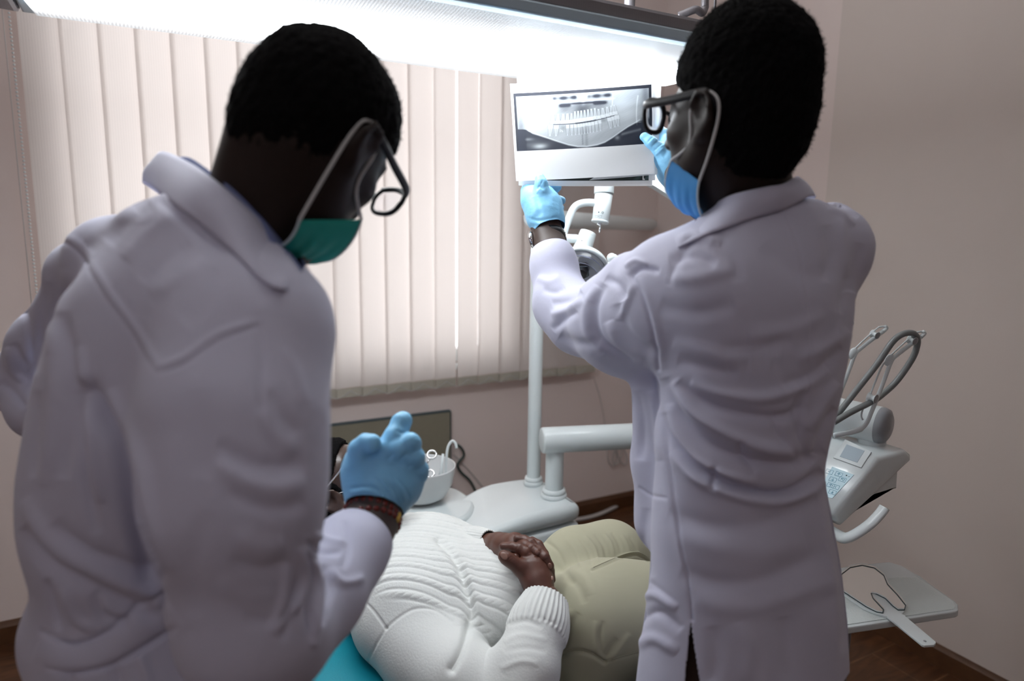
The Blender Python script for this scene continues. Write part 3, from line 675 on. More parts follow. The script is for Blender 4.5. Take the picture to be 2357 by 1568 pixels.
for k in range(8):
    t = k*pi/4; c = P(1387+2.7*cos(t), 489.5+2.7*sin(t), dF); ic.append(sphere(c, .0004, seg=6, rings=4))
ic.append(tube([P(1369.5+1.9*cos(t), 488+2.6*sin(t), dF) for t in np.linspace(radians(-60), radians(170), 9)], .0003, 5))
ic.append(tube([P(x, y, dF) for x, y in [(1369, 496), (1386, 497), (1384, 501), (1378, 503), (1372, 501)]], .0003, 5, closed=True))
ic.append(tube([P(x, y, dF-.0005) for x, y in [(1374.8, 500.3), (1377.6, 497.8), (1380, 500.6)]], .0004, 5))
V, Fc = join(ic); mesh('switch_marks', V, Fc, MT['ink'], hub)
# bent bracket
V, Fc = tube(crv([PL(1385, 472), PL(1366, 467), PL(1340, 468), PL(1322, 478), PL(1310, 502), PL(1299, 532), PL(1291, 556)], 6), .0095, 18); mesh('bent_bracket', V, Fc, MT['plastic'], ol)
V, Fc = rtube(PL(1270, 548), PL(1330, 550), .0110, bev=.003); mesh('pivot_tube', V, Fc, MT['plastic'], ol)
V, Fc = join([rtube(PL(1376, 512), PL(1384, 517), .0066, bev=.001, seg=16), tube(crv([PL(1381, 516), PL(1382, 524), PL(1380, 536)], 4), [.0022]*9, 10), sphere(PL(1381, 529), (.0032, .0032, .007), seg=12, rings=8)]); mesh('toggle', V, Fc, MT['chrome'], ol)
# lamp head
hx = nrm(PL(1353, 536)-PL(1338, 578))
V, Fc = rtube(PL(1337, 582), PL(1355, 533), .0235, .0212, bev=.004); mesh('head_neck', V, Fc, MT['plastic'], ol)
V, Fc = lathe([(.0214, 0), (.0214, .001), (.0208, .0012), (.0208, 0)], PL(1352, 541), w=hx); mesh('neck_groove', V, Fc, MT['greyplastic'], ol)
V, Fc = sphere(P(1339, 554, DL-.0235), .0013, seg=8, rings=6); mesh('neck_screw', V, Fc, MT['ink'], ol)
hc = PL(1345, 612); hn = nrm(-hx*.70-FW*.62+CR*-.02)          # the shield faces down towards the patient
hu = nrm(np.cross(hn, FW)); 
V, Fc = lathe([(.001, -.020), (.030, -.020), (.058, -.008), (.064, .004), (.062, .010), (.056, .012), (.055, .006), (.03, -.004), (.001, -.008)], hc, w=hn, seg=56); mesh('reflector_shell', V, Fc, MT['plastic'], ol)
V, Fc = lathe([(.001, -.004), (.03, -.002), (.054, .010), (.052, .012), (.03, .001), (.001, -.001)], hc, w=hn, seg=56); mesh('reflector', V, Fc, MT['frost'], ol)
V, Fc = lathe([(.0555, .008), (.0555, .030), (.048, .046), (.030, .056), (.001, .060), (.001, .058), (.029, .054), (.0465, .0445), (.0535, .029), (.0535, .008)], hc, w=hn, seg=56); mesh('clear_shield', V, Fc, MT['clear'], ol)
V, Fc = join([tube([hc+hn*.030+(u_*cos(t)+v_*sin(t))*.0557 for t in np.linspace(0, 2*pi, 40, endpoint=False)], .0012, 6, closed=True) for (u_, v_, _) in [basis(hn)]]+[tube([hc+hn*.047+(u_*cos(t)+v_*sin(t))*.0475 for t in np.linspace(0, 2*pi, 40, endpoint=False)], .0010, 6, closed=True) for (u_, v_, _) in [basis(hn)]])
mesh('shield_rim', V, Fc, MT['clearblue'], ol)
V, Fc = rtube(hc+hn*.002, hc+hn*.032, .0150, .013, bev=.003); mesh('bulb_cap', V, Fc, MT['black'], ol)
V, Fc = box(hc+hn*.020, (.030, .030, .004), .001, R=basis(hn)); mesh('bulb_bracket', V, Fc, MT['darkglass'], ol, smooth=False)
V, Fc = rtube(hc+CR*.055, PL(1445, 619), .0105, bev=.003); mesh('handle_bar', V, Fc, MT['plastic'], ol)
V, Fc = tube(crv([PL(1409, 592), PL(1418, 600), PL(1432, 612)], 5), [.0085]+[.0115]*9+[.012], 18) ; 
V2 = sphere(PL(1408, 594), .0125); V, Fc = join([(V, Fc), V2]); mesh('handle_knob', V, Fc, MT['plastic'], ol)
V, Fc = join([rtube(hc-CR*.055, PL(1268, 597), .0085, bev=.003), tube(crv([PL(1232, 578), PL(1245, 588), PL(1270, 600)], 5), .0085, 16), sphere(PL(1231, 578), .0110)]); mesh('handle_knob', V, Fc, MT['plastic'], ol)

# ------------------------------------------------------------------ instrument console right of the standing man
DC = 1.50
pR = P(2023, 1054, DC); y0 = pR[1]
def side(px, py): v = ony(px, py, y0); return (v[0], v[2])
ic_ = thing('instrument_console', 'white instrument console with keypad, small screen and hose holders behind the standing man', 'console', (pR[0], y0+.1, 0.78))
cw = .24
prof = [side(x, y) for x, y in [(2023, 1054), (2086, 1036), (2099, 1047), (2098, 1062), (1938, 1212), (1926, 1200), (1920, 1186)]]
V, Fc = prism(prof, X, Z, Y, (0, y0, 0), cw, .010, 3); mesh('console_body', V, Fc, MT['enamel'], ic_); 
prof2 = [side(x, y) for x, y in [(2083, 1073), (2079, 1130), (2003, 1154), (1945, 1212), (1938, 1206)]]
V, Fc = prism(prof2, X, Z, Y, (0, y0+.015, 0), cw-.03, .004); mesh('lower_housing', V, Fc, MT['plastic'], ic_, smooth=False)
# control face frame: origin at its upper right corner, ex towards +Y, ey down the slope
a_, b_ = np.array([prof[0][0], y0, prof[0][1]]), np.array([prof[6][0], y0, prof[6][1]])
ey = nrm(b_-a_); exx = np.array([0, 1., 0]); en = nrm(np.cross(exx, ey)); en = en if en[2] > 0 else -en
def pan(px, py, lift=.001):
    v = ray(px, py); o_ = a_+en*lift; t = ((o_-CO)@en)/(v@en); return CO+v*t
def face_poly(name, pts, h, mat, lift=.0005, parent=None):
    q = [pan(x, y, 0) for x, y in pts]; o_ = q[0]; pl = [((p-o_)@exx, (p-o_)@ey) for p in q]
    V, Fc = prism(pl, exx, ey, en, o_+en*lift, h, 0); return mesh(name, V, Fc, mat, parent or ic_, smooth=False)
sb = face_poly('screen_bezel', [(1946, 1013), (2006, 1042), (1983, 1078), (1919, 1055)], .002, MT['enamel'])
face_poly('bezel_line', [(1945, 1012), (2007, 1042), (1983, 1079), (1918, 1055)], .0006, MT['greyplastic'], .0001)
face_poly('screen', [(1950, 1025), (1991, 1040), (1974, 1067), (1934, 1053)], .0008, MT['lcd'], .0024)
kp = face_poly('keypad', [(1916, 1075), (1966, 1094), (1916, 1148), (1880, 1140)], .0008, MT['keypad'])
kl = []
def seg2(pts, wd=.9, closed=False, lift=.0016): kl.append(tube([pan(x, y, lift) for x, y in pts], wd*DC/FPX/2, 5, closed=closed))
def key(cx, cy, kind):
    e1_ = np.array([15, 5.]) ; e2_ = np.array([-4.5, 8.5]); c = np.array([cx, cy])
    seg2([tuple(c+e1_*a*.5+e2_*b*.5) for a, b in ((-1, -1), (1, -1), (1, 1), (-1, 1))], .9, True)
    g = lambda a, b: tuple(c+e1_*a+e2_*b)
    if kind == 'up': seg2([g(0, .33), g(0, -.33)], 1.1); seg2([g(-.2, -.05), g(0, -.33), g(.2, -.05)], 1.1)
    if kind == 'down': seg2([g(0, -.33), g(0, .33)], 1.1); seg2([g(-.2, .05), g(0, .33), g(.2, .05)], 1.1)
    if kind == 'nw': seg2([g(.22, .3), g(-.18, -.25)], 1.1); seg2([g(-.2, .1), g(-.2, -.28), g(.1, -.28)], 1.1); seg2([g(.27, -.3), g(.27, .1)], 1.1)
    if kind == 'left': seg2([g(.1, -.25), g(-.18, 0), g(.1, .25)], 1.1)
key(1930.5, 1092, 'up'); key(1939, 1104, 'nw'); key(1917, 1104, 'down'); key(1923.5, 1121, 'left'); key(1909, 1086, 'left'); key(1912, 1117, 'up'); key(1916, 1133, 'down')
V, Fc = join(kl); mesh('key_symbols', V, Fc, MT['keyline'], kp)
V, Fc = join([sphere(pan(1948.5, 1095, .0012), .0016, seg=10, rings=6), tube([pan(1952, 1098, .0014), pan(1956, 1096.5, .0014)], .0004, 5)]); mesh('key_led', V, Fc, MT['ink'], kp)
# arm drum behind the console
dr0, dr1 = P(1790, 925, 1.75), P(2048, 984, 1.56)
V, Fc = rtube(dr0, dr1-nrm(dr1-dr0)*.02, .043, bev=.004, seg=40); mesh('arm_drum', V, Fc, MT['plastic'], ic_)
V, Fc = lathe([(.042, -.03), (.0425, -.006), (.039, .004), (.028, .010), (.001, .012)], dr1-nrm(dr1-dr0)*.01, w=nrm(dr1-dr0), seg=40); mesh('drum_cap', V, Fc, MT['greyplastic'], ic_)
V, Fc = rtube(P(2000, 975, 1.60), P(2010, 1040, 1.60), .03, bev=.004); mesh('drum_foot', V, Fc, MT['plastic'], ic_)
# handle
hp_ = crv([P(1900, 1215, 1.50), P(1935, 1236, 1.46), P(1950, 1238, 1.44), P(1972, 1228, 1.43), P(2003, 1206, 1.42), P(2026, 1182, 1.42), P(2036, 1168, 1.42)], 6)
V, Fc = tube(hp_, .0125, 14, flat=.62, hint=FW); mesh('console_handle', V, Fc, MT['plastic'], ic_)
# hose holders (three), each a slotted plate with two rollers
def z5(x, y, d=1.50): return P(1900+x/5.227, 720+y/5.227, d)
off = np.array([0, .088, 0])
def holder(k):
    o = off*k; pts = []
    main = crv([z5(100, 1480), z5(300, 1440), z5(430, 1395), z5(500, 1320), z5(560, 1180), z5(680, 880), z5(790, 590), z5(860, 510), z5(1000, 400), z5(1150, 290)], 5)+o
    tip = crv([z5(1150, 290), z5(1190, 250), z5(1160, 228), z5(1090, 238)], 5)+o
    V1 = tube(main, [.0062]*11+[.0048]*(len(main)-11), 12, flat=.55, hint=FW); V2 = tube(tip, [.0045]*10+[.0022]*(len(tip)-10), 10)
    thin1 = tube(crv([z5(1090, 238), z5(960, 350), z5(800, 500), z5(765, 540)], 4)+o, .0017, 8)
    thin2 = tube(crv([z5(740, 560), z5(670, 660), z5(580, 880), z5(530, 1000), z5(470, 1110), z5(430, 1230), z5(450, 1290)], 4)+o, .0020, 8)
    web = tube(crv([z5(820, 520), z5(770, 560), z5(735, 640)], 4)+o, [.004, .0065, .0085, .0092, .0095, .0092, .0085, .0065, .004], 12, flat=.4, hint=FW)
    V, Fc = join([V1, V2, thin1, thin2, web]); h = mesh('hose_holder', V, Fc, MT['enamel'], ic_)
    for (x, y, s) in ((565, 1020, 1), (1045, 325, .82)):
        a = z5(x-45*s, y-8, 1.505)+o; b = z5(x+45*s, y+20, 1.492)+o; L = np.linalg.norm(b-a); r = .0105*s
        V, Fc = lathe([(.001, 0), (r*1.1, 0), (r*1.1, L*.08), (r*.62, L*.38), (r*.55, L*.55), (r*.7, L*.8), (r, L*.94), (r, L), (.001, L)], a, w=b-a, seg=24); mesh('roller', V, Fc, MT['plastic'], h)
        V, Fc = rtube(b-(b-a)*.06, b+(b-a)*.02, r*.95, bev=.0006, seg=20); mesh('roller_cap', V, Fc, MT['greyplastic'], h)
for k in range(3): holder(k)
V, Fc = tube(crv([z5(40, 1330, 1.52), z5(150, 1215, 1.51), z5(400, 900, 1.50), z5(620, 620, 1.495), z5(800, 360, 1.49), z5(920, 262, 1.485), z5(1040, 245, 1.49), z5(1100, 300, 1.50), z5(1100, 400, 1.51), z5(1040, 560, 1.52), z5(850, 830, 1.53), z5(640, 1020, 1.525), z5(520, 1090, 1.50), z5(300, 1200, 1.49), z5(100, 1320, 1.49)], 8), .0068, 14); mesh('hose', V, Fc, MT['rubber'], ic_)
o2 = off*2
V, Fc = tube(crv([z5(900, 500, 1.50)+o2, z5(985, 345, 1.49)+o2, z5(1070, 280, 1.49)+o2, z5(1110, 300, 1.5)+o2, z5(1090, 410, 1.51)+o2, z5(1000, 600, 1.52)+o2, z5(740, 930, 1.52)+o2], 8), .0055, 12); mesh('hose', V, Fc, MT['rubber'], ic_)

# ------------------------------------------------------------------ tray under the console
ztr = .66
def z3(x, y, z=ztr): return onz(1900+x/5.092, 1260+y/5.092, z)
tr = thing('instrument_tray', 'white instrument tray with a textured mat jutting out behind the standing man', 'tray', z3(700, 600))
tp = [z3(x, y) for x, y in [(40, 960), (300, 935), (1530, 750), (1558, 735), (1556, 670), (1530, 640), (1210, 415), (1120, 340), (1040, 300), (900, 215), (740, 168), (300, 215), (40, 260)]]
pl = [(v[0], v[1]) for v in tp]
V, Fc = prism(pl, X, Y, -Z, (0, 0, ztr), .016, .003); mesh('tray_base', V, Fc, MT['enamel'], tr, smooth=False)
pl = [(v[0], v[1]) for v in [z3(x, y) for x, y in [(80, 930), (300, 905), (1500, 730), (1520, 700), (1490, 640), (1200, 440), (1060, 350), (700, 370), (80, 420)]]]
V, Fc = prism(pl, X, Y, Z, (0, 0, ztr), .0016, 0); mesh('tray_mat', V, Fc, MT['matt'], tr, smooth=False)
V, Fc = rtube(z3(250, 500)-Z*.30, z3(250, 500)-Z*.016, .018, bev=.003); mesh('tray_stem', V, Fc, MT['alu'], tr)
V, Fc = rtube(z3(250, 500)-Z*.28, np.array([e1[0], e1[1], ztr-.28])+nrm(z3(250, 500)-e1)*.05, .016, bev=.003); mesh('tray_arm', V, Fc, MT['alu'], tr)
# hand mirror lying on the mat
zm = ztr+.004
mi = thing('hand_mirror', 'white plastic hand mirror lying on the textured tray with its handle over the edge', 'mirror', z3(600, 600))
mo = [(150, 330), (290, 222), (430, 195), (590, 232), (700, 320), (745, 430), (860, 550), (955, 670), (935, 750), (900, 790), (970, 850), (1290, 1120), (1292, 1140), (1270, 1160), (1160, 1168), (1130, 1158), (790, 880), (720, 825), (600, 790), (450, 730), (290, 620), (150, 520)]
V, Fc = prism([tuple(z3(x, y, zm)[:2]) for x, y in mo], X, Y, Z, (0, 0, zm-.002), .005, .0012); mesh('mirror_frame', V, Fc, MT['plastic'], mi, smooth=False)
gl = [(150, 345), (290, 238), (430, 210), (575, 243), (685, 330), (728, 435), (845, 560), (940, 680), (925, 735), (850, 735), (790, 690), (700, 600), (600, 550), (535, 540), (560, 600), (680, 730), (672, 770), (600, 760), (480, 700), (290, 575), (150, 480)]
V, Fc = prism([tuple(z3(x, y, zm)[:2]) for x, y in gl], X, Y, Z, (0, 0, zm+.003), .0008, 0); mesh('mirror_glass', V, Fc, MT['mirror'], mi, smooth=False)
V, Fc = tube([z3(x, y, zm+.0042) for x, y in gl], .0011, 6, closed=True); mesh('glass_edge', V, Fc, MT['ink'], mi)
hh = z3(1165, 1100, zm+.0035); V, Fc = rtube(hh-Z*.001, hh+Z*.0004, .0028, bev=.0001, seg=16); mesh('hang_hole', V, Fc, MT['greyplastic'], mi)
# bracket and knob under the console, seen mirrored in the hand mirror
kb = np.array([prof2[2][0]-.04, y0+.10, prof2[2][1]-.02])
V, Fc = box(kb+np.array([-.03, .0, -.012]), (.15, .12, .012), .004); mesh('lower_plate', V, Fc, MT['greyplastic'], ic_, smooth=False)
V, Fc = rtube(kb+np.array([-.01, -.03, -.055]), kb+np.array([-.01, -.03, -.016]), .016, bev=.002); mesh('lock_knob', V, Fc, MT['chrome'], ic_)
V, Fc = rtube(kb+np.array([-.05, .04, -.005]), np.array([e1[0], e1[1], zc+.004])+nrm(kb-e1)*.055, .024, bev=.003); mesh('console_arm', V, Fc, MT['plastic'], ic_)
# ================================================================== PEOPLE
class Head:
    """head placed by the point between the ears, the direction of the face and the up direction"""
    def __init__(s, c, f, u, sc=1.0):
        s.c = np.asarray(c, float); s.f = nrm(f); s.u = nrm(np.asarray(u)-s.f*(np.asarray(u)@s.f)); s.s = np.cross(s.f, s.u); s.R = np.array([s.s, s.f, s.u]); s.k = sc
    def p(s, x, y, z): return s.c+(s.s*x+s.f*y+s.u*z)*s.k
    def ell(s, v, c, r, k=.02, cut=False, clip=None): v.ell(s.p(*c), np.array(r)*s.k, s.R, k, cut, clip)
    def cap(s, v, a, b, ra, rb=None, k=.015, cut=False): v.cap(s.p(*a), s.p(*b), ra*s.k, (ra if rb is None else rb)*s.k, k, cut)
    def build(s, v):
        s.ell(v, (0, -.012, .040), (.075, .097, .080), .03)
        s.ell(v, (0, .024, -.008), (.063, .070, .086), .03)
        s.ell(v, (0, .036, -.060), (.050, .052, .046), .03)
        s.ell(v, (0, .072, -.092), (.021, .018, .017), .02)
        for q in (-1, 1):
            s.ell(v, (q*.045, .055, -.018), (.022, .026, .020), .02)                       # cheekbone
            s.cap(v, (q*.058, .010, -.045), (q*.030, .062, -.092), .014, .013, .02)         # jaw line
            s.ell(v, (q*.031, .099, .012), (.017, .014, .012), .012, True)                 # eye socket
            s.ell(v, (q*.031, .079, .010), (.0135, .0135, .0125), .003)                    # closed lid over the eyeball
            s.cap(v, (q*.012, .092, .029), (q*.045, .078, .030), .008, .006, .012)         # brow
            s.ell(v, (q*.011, .101, -.032), (.008, .011, .008), .007)                      # nostril wing
            # ear: rim, lobe and hollow
            X0 = .074
            rim = [(X0, .014, -.004), (X0+.010, .018, .016), (X0+.016, .006, .032), (X0+.019, -.012, .030), (X0+.019, -.020, .012), (X0+.014, -.017, -.008), (X0+.008, -.004, -.024), (X0+.003, .006, -.028)]
            s.ell(v, (q*(X0+.006), -.003, .004), (.009, .017, .027), .006)
            for i in range(len(rim)-1):
                a, b = rim[i], rim[i+1]; s.cap(v, (q*a[0], a[1], a[2]), (q*b[0], b[1], b[2]), .0042, .0042 if i < 5 else .006, .004)
            s.ell(v, (q*(X0+.016), .001, .006), (.008, .009, .013), .004, True)
        s.cap(v, (0, .090, .022), (0, .110, -.022), .0065, .009, .012); s.ell(v, (0, .110, -.028), (.0105, .0105, .0095), .008)
        s.cap(v, (-.020, .086, -.060), (0, .098, -.056), .0055, .0075, .008); s.cap(v, (0, .098, -.056), (.020, .086, -.060), .0075, .0055, .008)
        s.cap(v, (-.017, .085, -.069), (0, .096, -.070), .0055, .0075, .008); s.cap(v, (0, .096, -.070), (.017, .085, -.069), .0075, .0055, .008)
        s.cap(v, (-.022, .096, -.0645), (.022, .096, -.0645), .0016, .0016, .002, True)
    def neck(s, v, base, r0=.055, r1=.062, k=.04):
        v.cap(s.p(0, -.020, -.045), base, r0*s.k, r1*s.k, k)
    def hair(s, name, parent, th=.020, top=.0, nape=-.075, h=.003, label=None, rough=.0018, back=0.0):
        R = .20*s.k; v = Vol(s.c-R, s.c+R, h); k = s.k
        n1 = (0*s.s+.52*s.f*-1*-1) # placeholder direction, replaced below
        # plane from the front hairline down to above the ear
        A = s.p(0, .090, .062); B = s.p(0, -.005, .012); dirv = nrm(B-A); n1 = nrm(np.cross(dirv, s.s)); n1 = n1 if n1@s.u < 0 else -n1
        c1 = s.p(0, -.012, .040+top*.5); o1 = (A-c1)@n1
        v.ell(c1, np.array([.075+th, .097+th, .080+th+top*.5])*k, s.R, .0, False, [(n1, o1)])
        c2 = s.p(0, -.022, .005); nb = s.f; ob = .010*k; nd = -s.u; od = -((s.p(0, 0, nape)-c2)@s.u)
        v.ell(c2, np.array([.072+th*.8, .087+th*.9+back, .108])*k, s.R, .02, False, [(nb, ob), (nd, od)])
        # sideburns
        for q in (-1, 1): v.cap(s.p(q*.068, .020, .020), s.p(q*.068, .018, -.012), .010*k, .006*k, .006)
        V, Fq = v.mesh(2); N = normals(V, Fq)
        V = V+N*(fnoise(V, 420, 3, 12)*rough+fnoise(V, 900, 5, 12)*rough*.6+fnoise(V, 90, 7, 6)*rough*.8)[:, None]
        o = mesh(name, V, Fq, MT['hair'], parent, label)
        return o, V, Fq
def tufts(V, N, n, L, r, seed=1):
    """short tightly curled strands standing out of the hair so that its edge looks fuzzy"""
    rs = np.random.RandomState(seed); idx = rs.choice(len(V), n, replace=False); parts = []
    VV = []; FF = []
    for m, i in enumerate(idx):
        a = V[i]-N[i]*.002; w = nrm(N[i]+rs.normal(size=3)*.5); u = nrm(np.cross(w, rs.normal(size=3))); v_ = np.cross(w, u); pts = []
        l = L*rs.uniform(.5, 1.3)
        for k in range(4):
            t = k/3; pts.append(a+w*l*t+(u*cos(t*5)+v_*sin(t*5))*r*5*t)
        b = len(VV)
        for k in range(4):
            VV.append(pts[k]+u*r*(1-t*.3)); VV.append(pts[k]-u*r*.5+v_*r); VV.append(pts[k]-u*r*.5-v_*r)
        for k in range(3):
            for j in range(3): FF.append([b+k*3+j, b+k*3+(j+1) % 3, b+k*3+3+(j+1) % 3, b+k*3+3+j])
    return np.array(VV), FF
def rows_stack(rows, u, psi, shrink=0.0):
    """rows (left px, right px, y px, depth, half-depth) -> sections"""
    st = []
    for a, b, y, d, hb in rows:
        e = (b-a)/2/FPX*d-shrink; hb = hb-shrink; A = sqrt(max(e*e-(hb*sin(psi))**2, (.45*e)**2))/cos(psi); st.append((P((a+b)/2, y, d), A, hb))
    return st
def subdiv(V, Fq):
    """one linear split of every quad"""
    n = len(V); c = V[Fq].mean(1); E = np.concatenate([np.sort(Fq[:, [i, (i+1) % 4]], 1) for i in range(4)]); U, inv = np.unique(E, axis=0, return_inverse=True); inv = inv.ravel()
    m = V[U].mean(1); q = len(Fq); e = [n+inv[i*q:(i+1)*q] for i in range(4)]; ci = n+len(U)+np.arange(q)
    F2 = np.concatenate([np.stack([Fq[:, 0], e[0], ci, e[3]], 1), np.stack([e[0], Fq[:, 1], e[1], ci], 1), np.stack([ci, e[1], Fq[:, 2], e[2]], 1), np.stack([e[3], ci, e[2], Fq[:, 3]], 1)])
    return np.concatenate([V, m, c]), F2
def lap(V, Fq, it=1, w=.5):
    for _ in range(it):
        s_ = np.zeros_like(V); c_ = np.zeros(len(V))
        for a, b in ((0, 1), (1, 2), (2, 3), (3, 0)):
            for x, y in ((a, b), (b, a)):
                for j in range(3): s_[:, j] += np.bincount(Fq[:, x], V[Fq[:, y], j], len(V))
                c_ += np.bincount(Fq[:, x], minlength=len(V))
        V = V*(1-w)+w*s_/np.maximum(c_, 1)[:, None]
    return V
def pk(l, d=None): return [P(*(q if d is None else (q[0], q[1], d))) for q in l]
def handmesh(chains, h=.0018, k=.007, extra=None, wr=0.0):
    """chains: (points (px,py,depth), radii mm, blend)"""
    allp = np.array([P(*q) for c in chains for q in c[0]]); v = Vol(allp.min(0)-.035, allp.max(0)+.035, h)
    for c in chains: v.chain(pk(c[0]), np.array(c[1])/1000., c[2] if len(c) > 2 else k)
    V, Fq = v.mesh(1)
    return V, Fq

def inpoly(q, poly):
    x, y = q[:, 0], q[:, 1]; r = np.zeros(len(q), bool); n = len(poly)
    for i in range(n):
        x1, y1 = poly[i]; x2, y2 = poly[(i+1) % n]
        r ^= ((y1 > y) != (y2 > y)) & (x < (x2-x1)*(y-y1)/((y2-y1) if y2 != y1 else 1e-9)+x1)
    return r

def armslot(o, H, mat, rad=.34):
    """hands and forearms of the body get the lamplit copy of the skin colour"""
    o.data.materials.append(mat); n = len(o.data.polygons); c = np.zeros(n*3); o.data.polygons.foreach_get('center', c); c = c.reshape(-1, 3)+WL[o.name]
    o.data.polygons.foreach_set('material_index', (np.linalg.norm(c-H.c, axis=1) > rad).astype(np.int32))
# ------------------------------------------------------------------ the standing man on the right
mr = thing('person', 'man in a white coat and glasses seen from behind, holding up the x-ray sheets', 'person', P(1720, 1500, 1.12)*np.array([1, 1, 0]))
ps = radians(35); uR = HR*cos(ps)+HF*sin(ps); fR = HF*cos(ps)-HR*sin(ps)
dR = lambda y: .985+(y-500)*.000115
rowsR = [(a, b, y, dR(y), hb) for a, b, y, hb in [
    (1665, 1850, 485, .045), (1610, 1900, 520, .062), (1540, 1950, 560, .085), (1508, 1978, 610, .098), (1498, 1993, 640, .105), (1500, 1990, 720, .11), (1508, 1968, 800, .113),
    (1512, 1945, 900, .112), (1505, 1922, 1000, .108), (1500, 1903, 1085, .104), (1490, 1926, 1180, .112), (1490, 1945, 1290, .122), (1478, 1958, 1400, .13), (1464, 1965, 1500, .135), (1450, 1968, 1620, .14), (1445, 1970, 1720, .14)]]
armL = [(1528, 705, 1.02), (1440, 735, 1.12), (1330, 735, 1.25), (1296, 700, 1.29), (1275, 610, 1.335), (1268, 572, 1.35)]
armLr = [.082, .076, .050, .044, .036, .031]
armR = [(1898, 600, 1.10), (1850, 640, 1.34), (1790, 640, 1.44), (1680, 540, 1.44), (1612, 468, 1.42)]
armRr = [.058, .055, .048, .036, .028]
HRd = Head(P(1690, 282, .945), HF*cos(radians(40))*1.0-HR*sin(radians(40))+UP*.05, UP-HF*.02+HR*.02, .94)
# body
v = Vol(P(1700, 900, 1.1)-np.array([.52, .52, .62]), P(1700, 900, 1.1)+np.array([.45, .50, .52]), .0045)
v.stack(rows_stack(rowsR[1:], uR, ps, .022), UP, uR, .03)
v.chain(pk(armL), [r-.016 for r in armLr[:-2]]+[.0285, .0270], .03); v.chain(pk([(1268, 572, 1.35), (1262, 540, 1.368), (1250, 500, 1.385), (1246, 480, 1.39)]), [.0270, .0265, .028, .028], .02)
v.chain(pk(armR), [r-.014 for r in armRr[:-2]]+[.029, .027], .03); v.chain(pk([(1612, 468, 1.42), (1590, 440, 1.41), (1560, 400, 1.40)]), [.027, .0255, .028], .02)
HRd.build(v); HRd.neck(v, P(1742, 520, 1.0), .057, .066, .05)
for q in (-1, 1):
    hip = P(1705, 1560, 1.10)+uR*q*.06; v.chain([hip, hip-UP*.36+fR*.01], [.068, .055], .03)
V, Fq = v.mesh(2); bodyR = mesh('body', V, Fq, MT['skin'], mr); TR = bvh(V, Fq); armslot(bodyR, HRd, MT['litskin'])
# trousers and shoes below the coat
pv = []
for q in (-1, 1):
    hip = P(1705, 1560, 1.11)+uR*q*.072; hip[2] = .76; pv.append((hip, q))
vv = Vol(np.minimum(pv[0][0], pv[1][0])*np.array([1, 1, 0])-np.array([.2, .2, 0]), np.maximum(pv[0][0], pv[1][0])+np.array([.2, .2, .2]), .008)
for hip, q in pv: vv.chain([hip+UP*.05, hip-UP*.34, hip*np.array([1, 1, 0])+UP*.09], [.078, .070, .058], .02)
V, Fq = vv.mesh(2); V, Fc = trim(V, Fq, [(np.array([pv[0][0][0], pv[0][0][1], .07]), -UP, 1.)]); mesh('trousers', V, Fc, MT['pants'], mr)
for hip, q in pv:
    c = hip*np.array([1, 1, 0]); vv = Vol(c-np.array([.2, .2, .0]), c+np.array([.2, .2, .14]), .006)
    vv.chain([c-fR*.05+UP*.042, c+fR*.08+UP*.035, c+fR*.16+UP*.030], [.040, .040, .028], .02); vv.cap(c+UP*.05, c+UP*.10, .045, .048, .02); V, Fq = vv.mesh(2); mesh('shoe', V, Fq, MT['black'], mr)
# hair
hr, Vh, Fh = HRd.hair('hair', mr, .010, .042, -.080, .003, 'short dense black hair standing up on top')
Nh = normals(Vh, Fh); V, Fc = tufts(Vh, Nh, 5000, .0055, .00035, 4); mesh('hair_curls', V, Fc, MT['hair'], hr)['kind'] = 'stuff'

# coat
v = Vol(P(1700, 1000, 1.1)-np.array([.50, .50, .62]), P(1700, 1000, 1.1)+np.array([.45, .50, .52]), .004)
v.stack(rows_stack(rowsR, uR, ps), UP, uR, .03)
v.chain(pk(armL), armLr, .045); v.chain(pk(armR), armRr, .045)
v.cap(P(1452, 628, 1.06), P(1500, 640, 1.03), .024, .034, .05)                     # gathered cloth on the raised shoulder
v.cap(P(1700, 562, .965), P(1560, 625, .99), .046, .050, .05); v.cap(P(1800, 545, .985), P(1915, 560, 1.05), .048, .056, .05)
v.cap(P(1945, 560, 1.10), P(1915, 515, 1.10), .034, .028, .04)
v.cap(P(1508, 890, 1.10), P(1518, 1060, 1.13), .036, .040, .03); v.cap(P(1518, 1060, 1.13), P(1530, 1200, 1.14), .040, .050, .03)    # front panel hanging forward
v.cap(P(1345, 765, 1.245), P(1440, 790, 1.14), .034, .045, .04)
V, Fq = v.mesh(2)
V, Fq = subdiv(V, Fq); V = lap(V, Fq, 2); N = normals(V, Fq)
